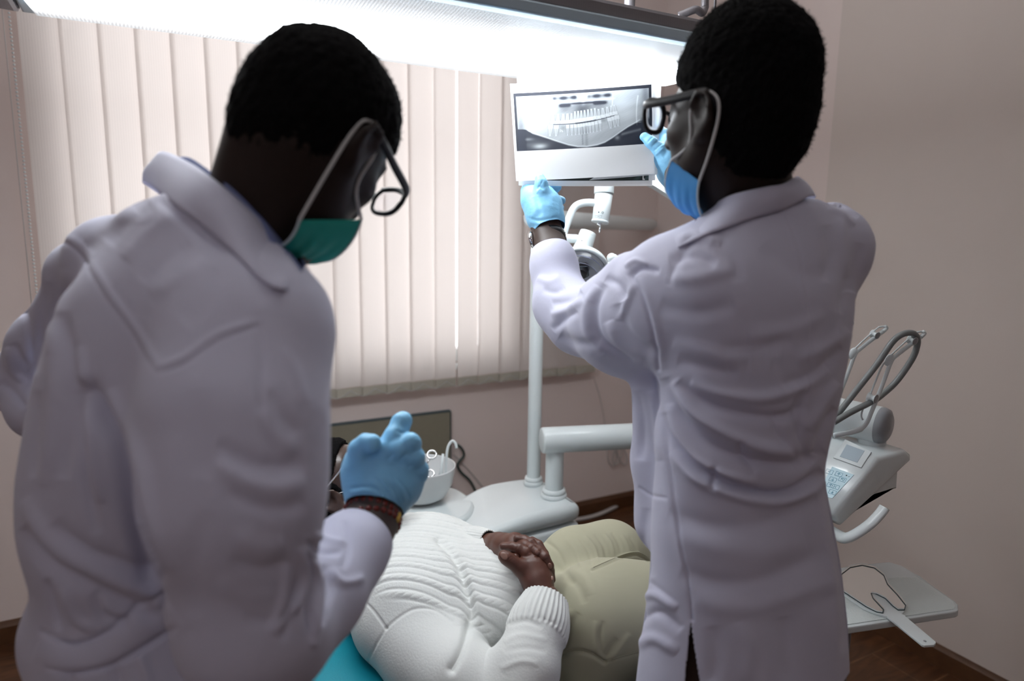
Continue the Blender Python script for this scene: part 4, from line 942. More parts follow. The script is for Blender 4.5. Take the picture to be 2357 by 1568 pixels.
FR = [
 # seams
 ([(1806, 495), (1832, 560), (1852, 660), (1864, 760), (1866, 850)], 3.2, -1.4), ([(1800, 495), (1826, 560), (1846, 660), (1858, 760), (1860, 850)], 6, 0.9), ([(1862, 860), (1850, 950), (1838, 1040)], 4, -1.3),
 ([(1455, 640), (1478, 680), (1502, 760), (1515, 850)], 5, -3.4, 'full'), ([(1470, 640), (1494, 690), (1516, 770), (1527, 850)], 10, 2.6),
 ([(1508, 870), (1528, 990), (1545, 1100), (1562, 1220), (1588, 1360), (1594, 1425)], 4, -2.6, 'full'), ([(1520, 1060), (1548, 1190), (1580, 1330)], 9, 1.7),
 ([(1470, 1120), (1500, 1140), (1540, 1148)], 4, -1.8), ([(1474, 1330), (1510, 1350), (1560, 1390)], 8, -1.6),
 # deep folds above the belt, sweeping from upper left to lower right
 ([(1530, 870), (1560, 950), (1620, 1020), (1720, 1060), (1830, 1070), (1900, 1040)], 15, -9.8), ([(1545, 880), (1590, 945), (1660, 990), (1760, 1030), (1850, 1035)], 15, 8.5),
 ([(1560, 880), (1620, 930), (1710, 955), (1800, 960), (1860, 935)], 13, -7.2), ([(1590, 880), (1660, 905), (1760, 915), (1850, 885), (1910, 850)], 14, 5.9),
 ([(1538, 930), (1552, 990), (1600, 1050), (1660, 1085), (1740, 1110)], 9, 7.8), ([(1530, 950), (1545, 1010), (1590, 1070), (1660, 1110), (1760, 1135), (1830, 1128), (1895, 1085)], 11, -13.0),
 ([(1545, 1040), (1600, 1100), (1680, 1135), (1770, 1152), (1850, 1140), (1900, 1110)], 12, 6.5),
 ([(1640, 1070), (1645, 1100), (1636, 1130)], 8, -5.2), ([(1700, 1010), (1712, 1050), (1740, 1090)], 9, -5.2), ([(1780, 960), (1800, 1010), (1850, 1060)], 11, -4.5), ([(1850, 900), (1838, 960), (1850, 1030), (1875, 1070)], 12, -5.2),
 ([(1700, 860), (1640, 850), (1560, 830)], 14, -3.9), ([(1720, 830), (1640, 815), (1550, 790)], 18, 3.2), ([(1820, 780), (1740, 800), (1660, 800)], 16, -2.9), ([(1900, 720), (1820, 760), (1720, 775)], 18, 2.6),
 ([(1940, 800), (1880, 860), (1800, 890)], 14, -4.5), ([(1955, 760), (1900, 800), (1830, 830)], 16, 3.4), ([(1930, 880), (1890, 940), (1860, 990)], 13, 4.5), ([(1925, 940), (1895, 990), (1880, 1050)], 10, -5.2),
 # shoulder creases
 ([(1560, 560), (1600, 545), (1660, 560)], 12, 4.5), ([(1540, 600), (1600, 590), (1650, 610)], 13, -4.5), ([(1530, 640), (1600, 640), (1690, 620)], 16, 3.6), ([(1520, 700), (1600, 720), (1690, 700)], 20, -3.2),
 ([(1600, 540), (1560, 600), (1540, 660)], 10, -3.2), ([(1640, 560), (1690, 600), (1700, 650)], 14, -2.3), ([(1900, 520), (1910, 580), (1900, 650)], 14, -2.9), ([(1935, 480), (1940, 560), (1950, 640)], 12, 2.6), ([(1760, 560), (1820, 620), (1900, 640)], 22, -2.3), ([(1980, 560), (1960, 640), (1930, 720)], 14, -3.2),
 ([(1920, 470), (1945, 480), (1975, 500)], 6, -3.9), ([(1905, 480), (1935, 495), (1965, 520)], 6, 3.2), ([(1440, 615), (1465, 600), (1490, 610)], 6, 3.9), ([(1445, 640), (1475, 618), (1520, 625)], 7, -5.9), ([(1395, 640), (1420, 655), (1440, 690)], 10, -5.2),
 # sleeve of the raised arm
 ([(1392, 655), (1370, 700), (1372, 760), (1400, 800), (1460, 830)], 9, -6.5), ([(1378, 660), (1352, 705), (1354, 770), (1390, 815)], 10, 4.5), ([(1340, 670), (1310, 690), (1270, 700)], 9, -4.5), ([(1345, 690), (1310, 712), (1268, 725)], 9, 3.9), ([(1330, 715), (1300, 735), (1272, 760)], 9, -4.5), ([(1300, 660), (1280, 672), (1250, 668)], 8, -3.2), ([(1290, 640), (1265, 650), (1240, 640)], 8, 2.6),
 ([(1420, 700), (1440, 760), (1480, 800), (1520, 815)], 14, -5.2), ([(1400, 740), (1425, 790), (1480, 830)], 12, 5.2), ([(1380, 790), (1330, 790), (1290, 770)], 12, -3.9), ([(1460, 650), (1440, 700), (1420, 740)], 9, 3.9),
 # skirt of the coat
 ([(1540, 1180), (1640, 1210), (1760, 1200), (1880, 1150)], 22, -3.2), ([(1560, 1230), (1650, 1260), (1750, 1270), (1850, 1240)], 26, 3.2), ([(1570, 1310), (1650, 1340), (1760, 1330), (1900, 1270)], 22, -3.9), ([(1600, 1380), (1700, 1400), (1800, 1380), (1930, 1330)], 22, 3.2),
 ([(1905, 1110), (1920, 1220), (1935, 1350), (1948, 1500)], 12, -3.2), ([(1885, 1130), (1900, 1240), (1915, 1370), (1925, 1520)], 12, 2.6), ([(1640, 1440), (1650, 1500), (1640, 1568)], 18, -3.2), ([(1700, 1430), (1720, 1500), (1715, 1568)], 18, 2.6), ([(1800, 1420), (1815, 1500), (1820, 1568)], 20, -2.6),
 ([(1475, 1380), (1510, 1370), (1560, 1400)], 10, 3.9), ([(1470, 1430), (1520, 1410), (1570, 1450)], 12, -4.5), ([(1465, 1490), (1510, 1470), (1560, 1500)], 12, 3.9), ([(1490, 1170), (1480, 1260), (1500, 1330)], 12, -3.2), ([(1465, 900), (1480, 980), (1475, 1060)], 12, -5.2), ([(1500, 900), (1515, 980), (1520, 1060)], 10, 4.5),
 # faint print of the shirt underneath
 ([(1671, 817), (1665, 840), (1679, 867)], 4, .8), ([(1692, 806), (1715, 803), (1742, 801)], 4, .9, 'full'), ([(1729, 804), (1729, 835), (1729, 864)], 4, .9, 'full'), ([(1762, 782), (1766, 815), (1770, 848)], 4, .8, 'full'), ([(1770, 846), (1782, 815), (1792, 838), (1800, 790)], 3.5, .7), ([(1935, 760), (1935, 690), (1958, 672), (1976, 700), (1972, 765)], 4, .9, 'full'),
]
V = folds(V, N, FR); N = normals(V, Fq); V = V+N*(fnoise(V, 26, 11, 8, (1, 1, .6))*.0022+fnoise(V, 70, 12, 8)*.0006)[:, None]
hemz = P(1700, 1640, 1.12)[2]
slA, slB = P(1590, 1430, 1.0), None
V, Fc = trim(V, Fq, [(P(1269, 578, 1.348), P(1262, 540, 1.368)-P(1275, 610, 1.335), .09), (P(1622, 478, 1.423), P(1590, 440, 1.41)-P(1680, 540, 1.44), .09)])
Fq = np.array([f for f in Fc if len(f) == 4]); Ft = [f for f in Fc if len(f) != 4]
pxy = PX(V); nn = None
def keepR(c):
    q = PX(c); k = c[:, 2] > hemz
    w = (q[:, 1]-1428)*.125; inw = (q[:, 1] > 1428) & (np.abs(q[:, 0]-(1590+(q[:, 1]-1428)*.02)) < w) & (q[:, 2] < 1.09)
    hemr = P(0, 0, 0); k &= ~((q[:, 1] > 1530+(1965-q[:, 0])*1.6) & (q[:, 0] > 1900) & (q[:, 2] < 1.25))
    neck = inpoly(q, [(1600, 512), (1612, 497), (1640, 474), (1682, 449), (1762, 430), (1801, 423), (1835, 408), (1870, 440), (1880, 360), (1600, 360)])
    return k & ~inw & ~neck
# small triangles of the cuts are kept as they are
F4 = Fq[keepR(V[Fq].mean(1))]; allF = F4.tolist()+Ft
coatR = shell(mesh('lab_coat', V, allF, MT['coat'], mr), .0016); CT = bvh(V, allF)
# collar, folded over
def collar(name, parent, top, bot, tb, tc, mat, offt=.010, offb=.005, bulge=.004, fold=.0022):
    T = [snap(tb, x, y, d, offt) if s else P(x, y, d) for x, y, d, s in top]; B = [snap(tc, x, y, d, offb) if s else P(x, y, d) for x, y, d, s in bot]
    T, B = np.array(T), np.array(B); n = [-nrm(b-CO) for b in B]; V, Fc = ribbon(T, B, 6, 8, bulge, -FW)
    o = mesh(name, V, Fc, mat, parent); shell(o, fold); return o
collar('collar', coatR, [(1612, 500, 1.0, 0), (1640, 475, .96, 0), (1682, 450, .935, 1), (1762, 431, .925, 1), (1801, 424, .94, 1), (1835, 407, .965, 0), (1838, 425, 1.06, 0), (1760, 455, 1.09, 0), (1660, 480, 1.06, 0), (1612, 500, 1.0, 0)],
       [(1560, 570, 1.0, 1), (1628, 540, .955, 1), (1718, 508, .905, 1), (1770, 492, .900, 1), (1812, 478, .915, 1), (1864, 452, .95, 1), (1868, 460, 1.10, 0), (1760, 490, 1.15, 0), (1640, 520, 1.12, 0), (1560, 570, 1.0, 0)], TR, CT, MT['coat'], bulge=.006)
# belt band with buttons across the back
bl = [snap(CT, x, y, 1.0, .003) for x, y in [(1542, 1075), (1575, 1105), (1630, 1130), (1700, 1152), (1770, 1160)]]
# face things: glasses
def glasses(H, parent, name='glasses', mat='frame', lens='lens', yf=.118, w=.070, zc=.012, hgt=.021, thick=.0022, tl=.0042):
    def pt(x, y, z): return H.p(x, y, z)
    parts = []; g = None
    for q in (-1, 1):
        cx = q*.035; pts = []
        for t in np.linspace(0, 2*pi, 32, endpoint=False):
            ex = .027*np.sign(cos(t))*abs(cos(t))**.75; ez = hgt*np.sign(sin(t))*abs(sin(t))**.75
            if ez < 0: ex *= .94
            pts.append(pt(cx+ex, yf-abs(cx+ex)**2*1.2, zc+ez))
        parts.append(tube(pts, thick, 8, closed=True, flat=1.3))
    parts.append(tube(crv([pt(-.009, yf, zc+.006), pt(0, yf+.002, zc+.010), pt(.009, yf, zc+.006)], 5), thick, 8))
    parts.append(tube(crv([pt(-.061, yf-.004, zc+.014), pt(-.035, yf, zc+hgt), pt(-.012, yf, zc+hgt-.004)], 5), thick*1.3, 8)); parts.append(tube(crv([pt(.061, yf-.004, zc+.014), pt(.035, yf, zc+hgt), pt(.012, yf, zc+hgt-.004)], 5), thick*1.3, 8))
    V, Fc = join(parts); g = mesh(name, V, Fc, MT[mat], parent)
    for q in (-1, 1):
        tp = crv([pt(q*.062, yf-.004, zc+.013), pt(q*.072, yf-.020, zc+.013), pt(q*.079, .060, zc+.014), pt(q*.084, .012, zc+.018), pt(q*.086, -.010, zc+.016), pt(q*.082, -.030, zc-.006)], 5)
        V, Fc = tube(tp, tl, 10, flat=.45, hint=H.s); mesh('temple_arm', V, Fc, MT[mat], g)
        cx = q*.035; Vl = []; ring = []
        for t in np.linspace(0, 2*pi, 32, endpoint=False):
            ex = .027*np.sign(cos(t))*abs(cos(t))**.75; ez = hgt*np.sign(sin(t))*abs(sin(t))**.75
            if ez < 0: ex *= .94
            ring.append((ex, ez))
        for j, s_ in enumerate((1.0, .66, .33)):
            for ex, ez in ring: Vl.append(pt(cx+ex*s_, yf+.001*(1-s_)-abs(cx+ex*s_)**2*1.2, zc+ez*s_))
        Vl.append(pt(cx, yf+.001-cx**2*1.2, zc)); Fl = [[j*32+i, j*32+(i+1) % 32, (j+1)*32+(i+1) % 32, (j+1)*32+i] for j in range(2) for i in range(32)]+[[64+i, 64+(i+1) % 32, 96] for i in range(32)]
        o = mesh('lens', Vl, Fl, MT[lens], g); shell(o, .0012)
    return g
gR = glasses(HRd, mr, yf=.124, tl=.0064, hgt=.024, thick=.0030)
gR['label'] = 'black framed glasses with broad dark temples'
# mask pulled under the chin
def pill(pts, r, mat, name, parent, seg=8, flat=.35, hint=None): V, Fc = tube(crv(pts, 6), r, seg, flat=flat, hint=FW if hint is None else hint); return mesh(name, V, Fc, mat, parent)
def maskmesh(H, name, mat, parent, front=(.062, .075, -.055), rear=(.065, -.010, -.120), cf=(.100, -.115), cr=(.010, -.165)):
    """pleated mask hanging under the chin like a sling; a runs across, b from front to throat"""
    V = []; na, nb = 45, 29; front, rear = np.array(front), np.array(rear)
    for j in range(nb):
        b = j/(nb-1); e = front*(1-b)+rear*b; c = np.array([cf[0]*(1-b)+cr[0]*b, cf[1]*(1-b)+cr[1]*b]); n_ = nrm(np.array([0, (c[1]-e[2])*-.3, -1.]))
        for i in range(na):
            a = i/(na-1)*2-1; ang = abs(a)*pi/2; w = 1-cos(ang); pl = (.0042*abs(((b*4+.5) % 1)*2-1)+.002*sin(b*9+a*5))*(1-abs(a)**3)
            V.append(H.p(np.sign(a)*e[0]*sin(ang), c[0]+(e[1]-c[0])*w, c[1]+(e[2]-c[1])*w-pl-.004*sin(b*pi)*(1-abs(a))))
    Fc = [[j*na+i, j*na+i+1, (j+1)*na+i+1, (j+1)*na+i] for j in range(nb-1) for i in range(na-1)]
    o = mesh(name, V, Fc, mat, parent); shell(o, .0012); V = np.array(V).reshape(nb, na, 3)
    VV, FF = join([tube(V[0], .0016, 6), tube(V[-1], .0016, 6)]+[ribbon(V[::4, k_], V[::4, k_+d_], 3, 2) for k_, d_ in ((0, 3), (na-1, -3))]); VV = VV-H.u*0; mesh('mask_edge', VV, FF, MT['maskedge'], o)
    return o, V
mk, MV = maskmesh(HRd, 'face_mask', MT['maskblue'], mr, (.062, .060, -.058), (.066, .004, -.088), (.088, -.118), (.014, -.150)); mk['label'] = 'blue pleated face mask pulled below the chin'
for q, e in ((-1, 0), (1, -1)):
    a, b = MV[0, e], MV[-1, e]
    p = crv([a, HRd.p(q*.071, .024, -.035), HRd.p(q*.080, .020, .010), HRd.p(q*.084, .004, .034), HRd.p(q*.087, -.024, .024), HRd.p(q*.085, -.030, .0), HRd.p(q*.081, -.020, -.045), b], 6)
    V, Fc = tube(p, .0021, 8); mesh('ear_loop', V, Fc, MT['elastic'], mk)

# gloved hands
gA = [
 ([(1262, 508, 1.372), (1252, 480, 1.385), (1240, 462, 1.392)], [30, 34, 30], .012), ([(1248, 500, 1.378), (1228, 462, 1.395), (1219, 446, 1.405)], [30, 21, 15], .016), ([(1260, 500, 1.378), (1262, 470, 1.392), (1258, 446, 1.40)], [30, 20, 14], .016),
 ([(1264, 520, 1.368), (1265, 529, 1.365)], [30, 31], .008),
 ([(1246, 474, 1.377), (1248, 445, 1.368), (1246, 424, 1.368), (1243, 411, 1.372)], [19, 12.5, 10.5, 9.5], .010),
 ([(1218, 450, 1.40), (1213, 438, 1.412), (1222, 424, 1.425), (1232, 405, 1.428)], [13, 10.5, 9, 8], .008),
 ([(1250, 452, 1.402), (1262, 442, 1.415), (1274, 436, 1.42), (1283, 431, 1.424)], [12, 9.8, 9.2, 8.2], .006),
 ([(1266, 474, 1.398), (1277, 464, 1.412), (1288, 461, 1.418), (1293, 462, 1.420)], [12, 9.5, 8.4, 7.6], .005),
 ([(1270, 494, 1.392), (1282, 482, 1.405), (1290, 479, 1.41)], [11, 8.5, 7.2], .005)]
def glove(name, chains, trims, folds_, label=None, bump=.0006, parent=None, seed=1):
    V, Fq = handmesh(chains); N = normals(V, Fq); V = folds(V, N, folds_); N = normals(V, Fq); V = V+N*(fnoise(V, 260, seed, 8)*bump*.5+fnoise(V, 90, seed+1, 8)*bump)[:, None]
    V, Fc = trim(V, Fq, trims); o = shell(mesh(name, V, Fc, MT['glove'], parent, label), .0009); return o, bvh(V, Fc)
fA = [([(1236, 437), (1243, 428), (1250, 437)], 2.2, -1.2), ([(1235, 445), (1244, 436), (1252, 444)], 2.2, 1.0), ([(1238, 415), (1245, 424), (1249, 414)], 2, -1.0), ([(1215, 500), (1240, 508), (1285, 500)], 4, -1.0), ([(1220, 512), (1250, 515), (1288, 508)], 4, 1.0), ([(1228, 455), (1240, 475), (1244, 500)], 6, -1.5)]
glove('glove', gA, [(P(1267, 527, 1.365), P(1268, 545, 1.360)-P(1250, 490, 1.385), .07)], fA, 'blue nitrile glove on the left hand', parent=mr)
gB = [
 ([(1566, 424, 1.408), (1550, 395, 1.40), (1540, 372, 1.395)], [29, 30, 27], .012), ([(1545, 385, 1.40), (1538, 350, 1.405), (1535, 335, 1.410)], [27, 24, 18], .016), ([(1570, 430, 1.409), (1574, 440, 1.411)], [28, 29], .008),
 ([(1533, 372, 1.392), (1518, 348, 1.389), (1500, 330, 1.392), (1484, 316, 1.398)], [18, 13, 11.5, 10], .010),
 ([(1540, 335, 1.41), (1530, 312, 1.425), (1515, 300, 1.435), (1498, 305, 1.438)], [17, 12.5, 10, 8.5], .010), ([(1550, 345, 1.415), (1544, 325, 1.43), (1525, 322, 1.44), (1500, 330, 1.44)], [15, 11, 9, 8], .006), ([(1555, 365, 1.415), (1550, 350, 1.43), (1530, 352, 1.44), (1508, 362, 1.44)], [14, 10, 9, 8], .005), ([(1555, 385, 1.412), (1548, 378, 1.425), (1532, 385, 1.435), (1515, 392, 1.435)], [12, 9, 8, 7], .005)]
gB = [([(x_, y_, d_+.022) for x_, y_, d_ in c_[0]],)+tuple(c_[1:]) for c_ in gB]
fB = [([(1490, 328), (1500, 318), (1506, 312)], 2, -.9), ([(1500, 338), (1512, 326), (1520, 320)], 2, -.9), ([(1505, 348), (1518, 336), (1526, 330)], 2.2, -1), ([(1508, 358), (1522, 346), (1530, 340)], 2.2, 1), ([(1528, 335), (1534, 350), (1526, 362)], 5, -1.4), ([(1530, 400), (1548, 392), (1562, 372)], 3, -1), ([(1535, 412), (1552, 402), (1566, 385)], 3, 1), ([(1542, 424), (1558, 412), (1572, 396)], 3, -1.1), ([(1550, 434), (1566, 420)], 3, 1)]
glove('glove', gB, [(P(1573, 437, 1.433), P(1590, 458, 1.414)-P(1550, 400, 1.40), .07)], fB, 'blue nitrile glove on the right hand', parent=mr, seed=4)
# wrist watch
wc = P(1265, 541, 1.366); wd = nrm(P(1268, 575, 1.352)-P(1262, 520, 1.374)); wu = nrm(np.cross(wd, FW)); wv = np.cross(wd, wu)
def band(c, w, u, v_, ra, rb, wid, th, n=40):
    V = []
    for i in range(n):
        t = 2*pi*i/n; d_ = u*cos(t)*ra+v_*sin(t)*rb; nn_ = nrm(u*cos(t)/ra+v_*sin(t)/rb)
        for a, b in ((-.5, 0), (-.42, 1), (0, 1.15), (.42, 1), (.5, 0)): V.append(c+d_+w*a*wid+nn_*th*b)
    Fc = [[i*5+k, i*5+k+1, ((i+1) % n)*5+k+1, ((i+1) % n)*5+k] for i in range(n) for k in range(4)]
    return V, Fc
V, Fc = band(wc+wd*.004, wd, wu, wv, .0275, .0275, .019, .0030); wt = mesh('wrist_watch', V, Fc, MT['strap'], mr, 'black leather watch strap around the left wrist')
cc = wc-wu*.0305+FW*.010+wd*.006
if PX([wc-wu*.03])[0][0] > PX([wc])[0][0]: cc = wc+wu*.0305+FW*.010+wd*.006
V, Fc = lathe([(.001, 0), (.0165, 0), (.0175, .002), (.0175, .007), (.0155, .009), (.001, .009)], cc, w=nrm(cc-wc)); mesh('watch_case', V, Fc, MT['chrome'], wt)
cb = 2*(wc+wd*.008)-cc-FW*.0
V, Fc = tube([cb+wd*a-FW*b for a, b in ((-.011, -.004), (-.011, .007), (.011, .007), (.011, -.004))], .0011, 6, closed=True); mesh('buckle', V, Fc, MT['chrome'], wt)
# ------------------------------------------------------------------ the printed sheets
def sheet(name, q, d, bow, label, group, painter=None, nx=40, ny=30, dz=None):
    """q: four corners (top left, top right, bottom right, bottom left) of a stiff sheet held upright at distance d"""
    C = [P(x, y, d+e+(.070 if k_ < 2 else 0)) for k_, (x, y, e) in enumerate(q)]; V = []; Cc = []
    a, b = np.meshgrid(np.linspace(0, 1, nx+1), np.linspace(0, 1, ny+1)); n = nrm(np.cross(C[1]-C[0], C[3]-C[0])); n = n if n@FW > 0 else -n
    for j in range(ny+1):
        for i in range(nx+1):
            s_, t = a[j, i], b[j, i]; V.append((C[0]*(1-s_)+C[1]*s_)*(1-t)+(C[3]*(1-s_)+C[2]*s_)*t+n*bow*(4*s_*(1-s_)*.7+2*t*(1-t)))
    Fc = (np.arange(nx)[None, :, None]+np.arange(ny)[:, None, None]*(nx+1)+np.array([0, 1, nx+2, nx+1])[None, None]).reshape(-1, 4)
    col = None
    if painter is not None:
        g = painter(a.ravel(), b.ravel()); col = np.concatenate([g, np.ones((len(g), 1))], 1)
    o = mesh(name, V, Fc, MT['print'] if painter is not None else MT['sheet'], None, col=col); props(o, label, 'sheet of paper', group); return o
def sstep(a, b, x): t = np.clip((x-a)/(b-a), 0, 1); return t*t*(3-2*t)
def gauss(x, w): return np.exp(-(x/w)**2)
def xray(s, t):
    """brightness of a panoramic dental x-ray, s across, t down"""
    rs = np.random.RandomState(2); asp = 2.05
    n1 = sum(np.sin(s*rs.uniform(5, 60)+t*rs.uniform(5, 60)+rs.uniform(0, 6)) for _ in range(14))/14; n2 = sum(np.sin(s*rs.uniform(60, 300)+t*rs.uniform(60, 300)+rs.uniform(0, 6)) for _ in range(14))/14
    g = .74+.06*n1+.03*n2
    g += .14*gauss(s-.14, .09)*gauss(t-.45, .22)+.14*gauss(s-.83, .09)*gauss(t-.40, .22)                # bright rami
    g -= .22*gauss(s-.025, .03)*sstep(.0, .6, t)+.20*gauss(s-.975, .03)
    g -= .42*gauss(s-.5, .075)*gauss(t-.30, .17)                                                    # dark centre behind the nose
    g -= .22*gauss(s-.36, .05)*gauss(t-.24, .12)+.20*gauss(s-.63, .06)*gauss(t-.24, .10)            # sinuses
    top = (s > .24)*(s < .76)
    g -= .85*gauss(t-.075, .030)*(sstep(.26, .30, s)-sstep(.44, .47, s)+sstep(.53, .56, s)-sstep(.70, .74, s))*(.65+.35*np.sin(s*75))
    g += .22*gauss(t-.145, .018)*sstep(.24, .30, s)*(1-sstep(.70, .76, s)); g -= .6*gauss(t-.190, .014)*(sstep(.38, .44, s)-sstep(.60, .66, s))
    g -= .8*gauss((t-.215)-.25*(s-.35)*0, .026)*(sstep(.31, .34, s)-sstep(.39, .42, s)); g -= .75*gauss(t-.205, .028)*(sstep(.57, .60, s)-sstep(.66, .70, s))
    g += .30*gauss(s-.505, .016)*gauss(t-.12, .10)
    for x0, sg in ((.27, 1), (.73, -1)): g += .16*gauss(s-(x0+sg*.10*(t)**2), .0035)*(t < .36)
    # mandible edge
    xs = [0, .06, .085, .11, .16, .22, .30, .38, .45, .52, .60, .66, .72, .78, .84, .89, .915, .93, 1]; ys = [.60, .62, .66, .70, .745, .80, .875, .945, .985, .995, .975, .935, .86, .77, .685, .63, .60, .58, .56]
    e = np.interp(s, xs, ys); below = sstep(-.012, .02, t-e)
    dark = .10+.10*n1+.22*gauss(s-.13, .10)*gauss(t-.90, .08)+.5*gauss(s-.165, .06)*gauss(t-.94, .05)+.35*gauss(s-.075, .05)*gauss(t-.80, .03)+.45*gauss(s-.755, .022)*gauss(t-.86, .045)+.33*gauss(t-(.80-.45*(s-.80)), .03)*sstep(.77, .80, s)*(1-sstep(.93, .96, s))+.30*(t < .62)
    g = g*(1-below)+dark*below; g += .16*gauss(t-e+.016, .010)*(s > .07)*(s < .93)
    g -= .40*sstep(.60, .63, t)*(1-sstep(.03, .07, s)); g -= .25*sstep(.50, .56, t)*sstep(.93, .95, s)
    for x0, sg in ((.085, 1), (.905, -1)): g += .18*gauss(s-(x0-sg*.05*(t-.5)**2*2), .005)*(t > .12)*(t < .66)
    # teeth
    def occl(x): return .545-.20*((x-.5)*1.0)-.0+.0-.75*(x-.5)**2+.0*x
    def tooth(x0, up, w, L, br, miss=False):
        nonlocal g
        y0 = occl(x0)+(-.012 if up else .014); sl = .12*(x0-.5)*(1 if up else -1); dirn = -1 if up else 1
        v_ = (t-y0)*dirn; u_ = s-x0-sl*v_*-1.6
        if miss: return
        wid = w*(1-.55*np.clip(v_/L, 0, 1)); m = sstep(wid+.003, wid-.003, np.abs(u_))*(v_ > 0)*(v_ < L)
        g = g*(1-m)+m*np.maximum(g, .84); g -= .10*gauss(np.abs(u_)-wid-.002, .003)*(v_ > 0)*(v_ < L*.95)
        cr = sstep(w+.002, w-.003, np.abs(u_))*(v_ > 0)*(v_ < L*.32); g = g*(1-cr)+cr*br; g -= .10*gauss(u_, .003)*(v_ > L*.3)*(v_ < L*.85)
    ux = [.265, .305, .345, .378, .410, .437, .462, .487, .513, .540, .567, .594, .622, .655, .690, .722, .745]
    for i, x in enumerate(ux): tooth(x, True, .0155 if 3 < i < 13 else .019, .21 if 4 < i < 12 else .18, 1.0 if i in (1, 2, 3, 4, 6, 7, 9, 10) else .93)
    lx = [.25, .295, .38, .412, .440, .466, .488, .508, .528, .549, .572, .598, .625, .70, .732, .755]
    for i, x in enumerate(lx): tooth(x, False, .019 if x < .3 or x > .69 else .0125, .20, .93)
    g -= .55*gauss(t-occl(s), .0055)*(s > .27)*(s < .74); g -= .30*gauss(t-occl(s), .016)*(s > .44)*(s < .60); g -= .14*gauss(s-.655, .022)*gauss(t-.53, .035); g -= .12*gauss(s-.345, .020)*gauss(t-.62, .04)
    for c in ((.325, .66), (.335, .672), (.322, .685), (.338, .69)): g += .4*gauss(s-c[0], .0035)*gauss(t-c[1], .007)
    g -= .14*gauss(s-.49, .006)*(t > .62)*(t < .95); g -= .10*gauss(s-.52, .012)*(t > .60)*(t < .97)
    return np.clip(g, 0.0, 1.0)
def lines_mask(s, t, rows):
    """rows of tiny faint print"""
    rs = np.random.RandomState(5); m = np.zeros(len(s))
    for y, x0, x1 in rows:
        k = x0
        while k < x1:
            w = rs.uniform(.004, .012); m = np.maximum(m, ((s > k) & (s < k+w) & (np.abs(t-y) < .0045)).astype(float)*rs.uniform(.5, 1)); k += w+.004
    return m
PAPER = np.array([.92, .935, .95])
def paint_main(s, t):
    col = np.tile(PAPER, (len(s), 1))
    # frame corners in sheet coordinates
    x0, x1, y0, y1 = .018, .988, .103, .702
    ins = (s > x0) & (s < x1) & (t > y0) & (t < y1); ib = (s > x0+.0175) & (s < x1-.019) & (t > y0+.034) & (t < y1-.004)
    g = xray((s-x0-.0175)/(x1-x0-.0365), (t-y0-.034)/(y1-y0-.038)); dark = np.array([.004, .010, .030]); li = np.array([.84, .91, .96])
    img = dark+(li-dark)*(g[:, None]**2.2); img += (np.array([.86, .9, .93])-li)*(np.clip(g-.86, 0, 1)[:, None]*6)
    col[ins] = np.array([.004, .008, .022]); col[ib] = img[ib]
    m = lines_mask(s, t, [(.028, .02, .17), (.050, .02, .045), (.068, .02, .12)]); col = col*(1-.30*m[:, None]); return np.clip(col, 0, 1)
def paint_back(s, t):
    col = np.tile(PAPER, (len(s), 1)); ins = (s > .05) & (s < .975) & (t > .30) & (t < .955)
    rs = np.random.RandomState(8); n = sum(np.sin(s*rs.uniform(20, 90)+t*rs.uniform(20, 90)+rs.uniform(0, 6)) for _ in range(10))/10
    g = .02+.10*np.clip(n+.3, 0, 1)*sstep(.80, .90, s); col[ins] = (np.stack([g*.6, g, g], 1)+.004)[ins]
    L1 = ((np.abs(s-.932) < .0035) & (t > .905) & (t < .945)) | ((np.abs(t-.943) < .005) & (s > .930) & (s < .945)); col[L1] = .8; return col
def paint_side(s, t):
    col = np.tile(PAPER, (len(s), 1)); m = lines_mask(t, 1-s, [(.045, .42, .56), (.030, .80, .93), (.045, .80, .90)])
    col = col*(1-.5*m[:, None]); return col
DS = 1.393
GRP = None
sheet('xray_print', [(1174, 193, 0), (1503, 171, 0), (1506, 400, 0), (1188, 417, 0)], DS, .003, 'front x-ray print of a full set of teeth, held up in both gloved hands', GRP, paint_main, 640, 440)
sheet('xray_print', [(1190, 178, 0), (1509, 171, 0), (1501, 428, 0), (1194, 427, 0)], DS+.0085, .003, 'white printed sheet behind the front print, its dark lower strip and letter L showing', GRP, paint_back, 240, 180)
sheet('paper_sheet', [(1194, 181, 0), (1522, 197, 0), (1513, 402, 0), (1203, 425, 0)], DS+.0125, .003, 'tilted white sheet sticking out to the right behind the front x-ray print', GRP, paint_side, 200, 140)
sheet('paper_sheet', [(1206, 188, 0), (1512, 175, 0), (1508, 415, 0), (1201, 431, 0)], DS+.0160, .003, 'rearmost blank white sheet of the held stack, its lower left corner showing', GRP)
# ------------------------------------------------------------------ the man on the left, leaning in
ml = thing('person', 'man in a white coat on the left leaning over the patient, seen from behind', 'person', P(330, 1500, .86)*np.array([1, 1, 0]))
pl_ = radians(-50); uL = HR*cos(pl_)+HF*sin(pl_); fL = HF*cos(pl_)-HR*sin(pl_)
dL = lambda y: .80+(y-500)*.00009
rowsL = [(a, b, y, dL(y), hb) for a, b, y, hb in [
    (345, 590, 520, .055), (255, 640, 570, .085), (175, 668, 640, .11), (128, 680, 730, .122), (98, 672, 830, .13), (64, 650, 950, .13), (48, 610, 1080, .13), (54, 575, 1190, .125), (98, 570, 1310, .12), (84, 590, 1400, .13), (92, 620, 1490, .135), (135, 650, 1580, .14), (140, 690, 1700, .15)]]
aR_ = [(560, 800, .70), (548, 960, .675), (545, 1150, .665), (575, 1430, .69), (625, 1450, .725), (732, 1362, .80), (810, 1266, .875), (846, 1228, .915)]
aRr = [.070, .074, .072, .060, .052, .046, .038, .033]
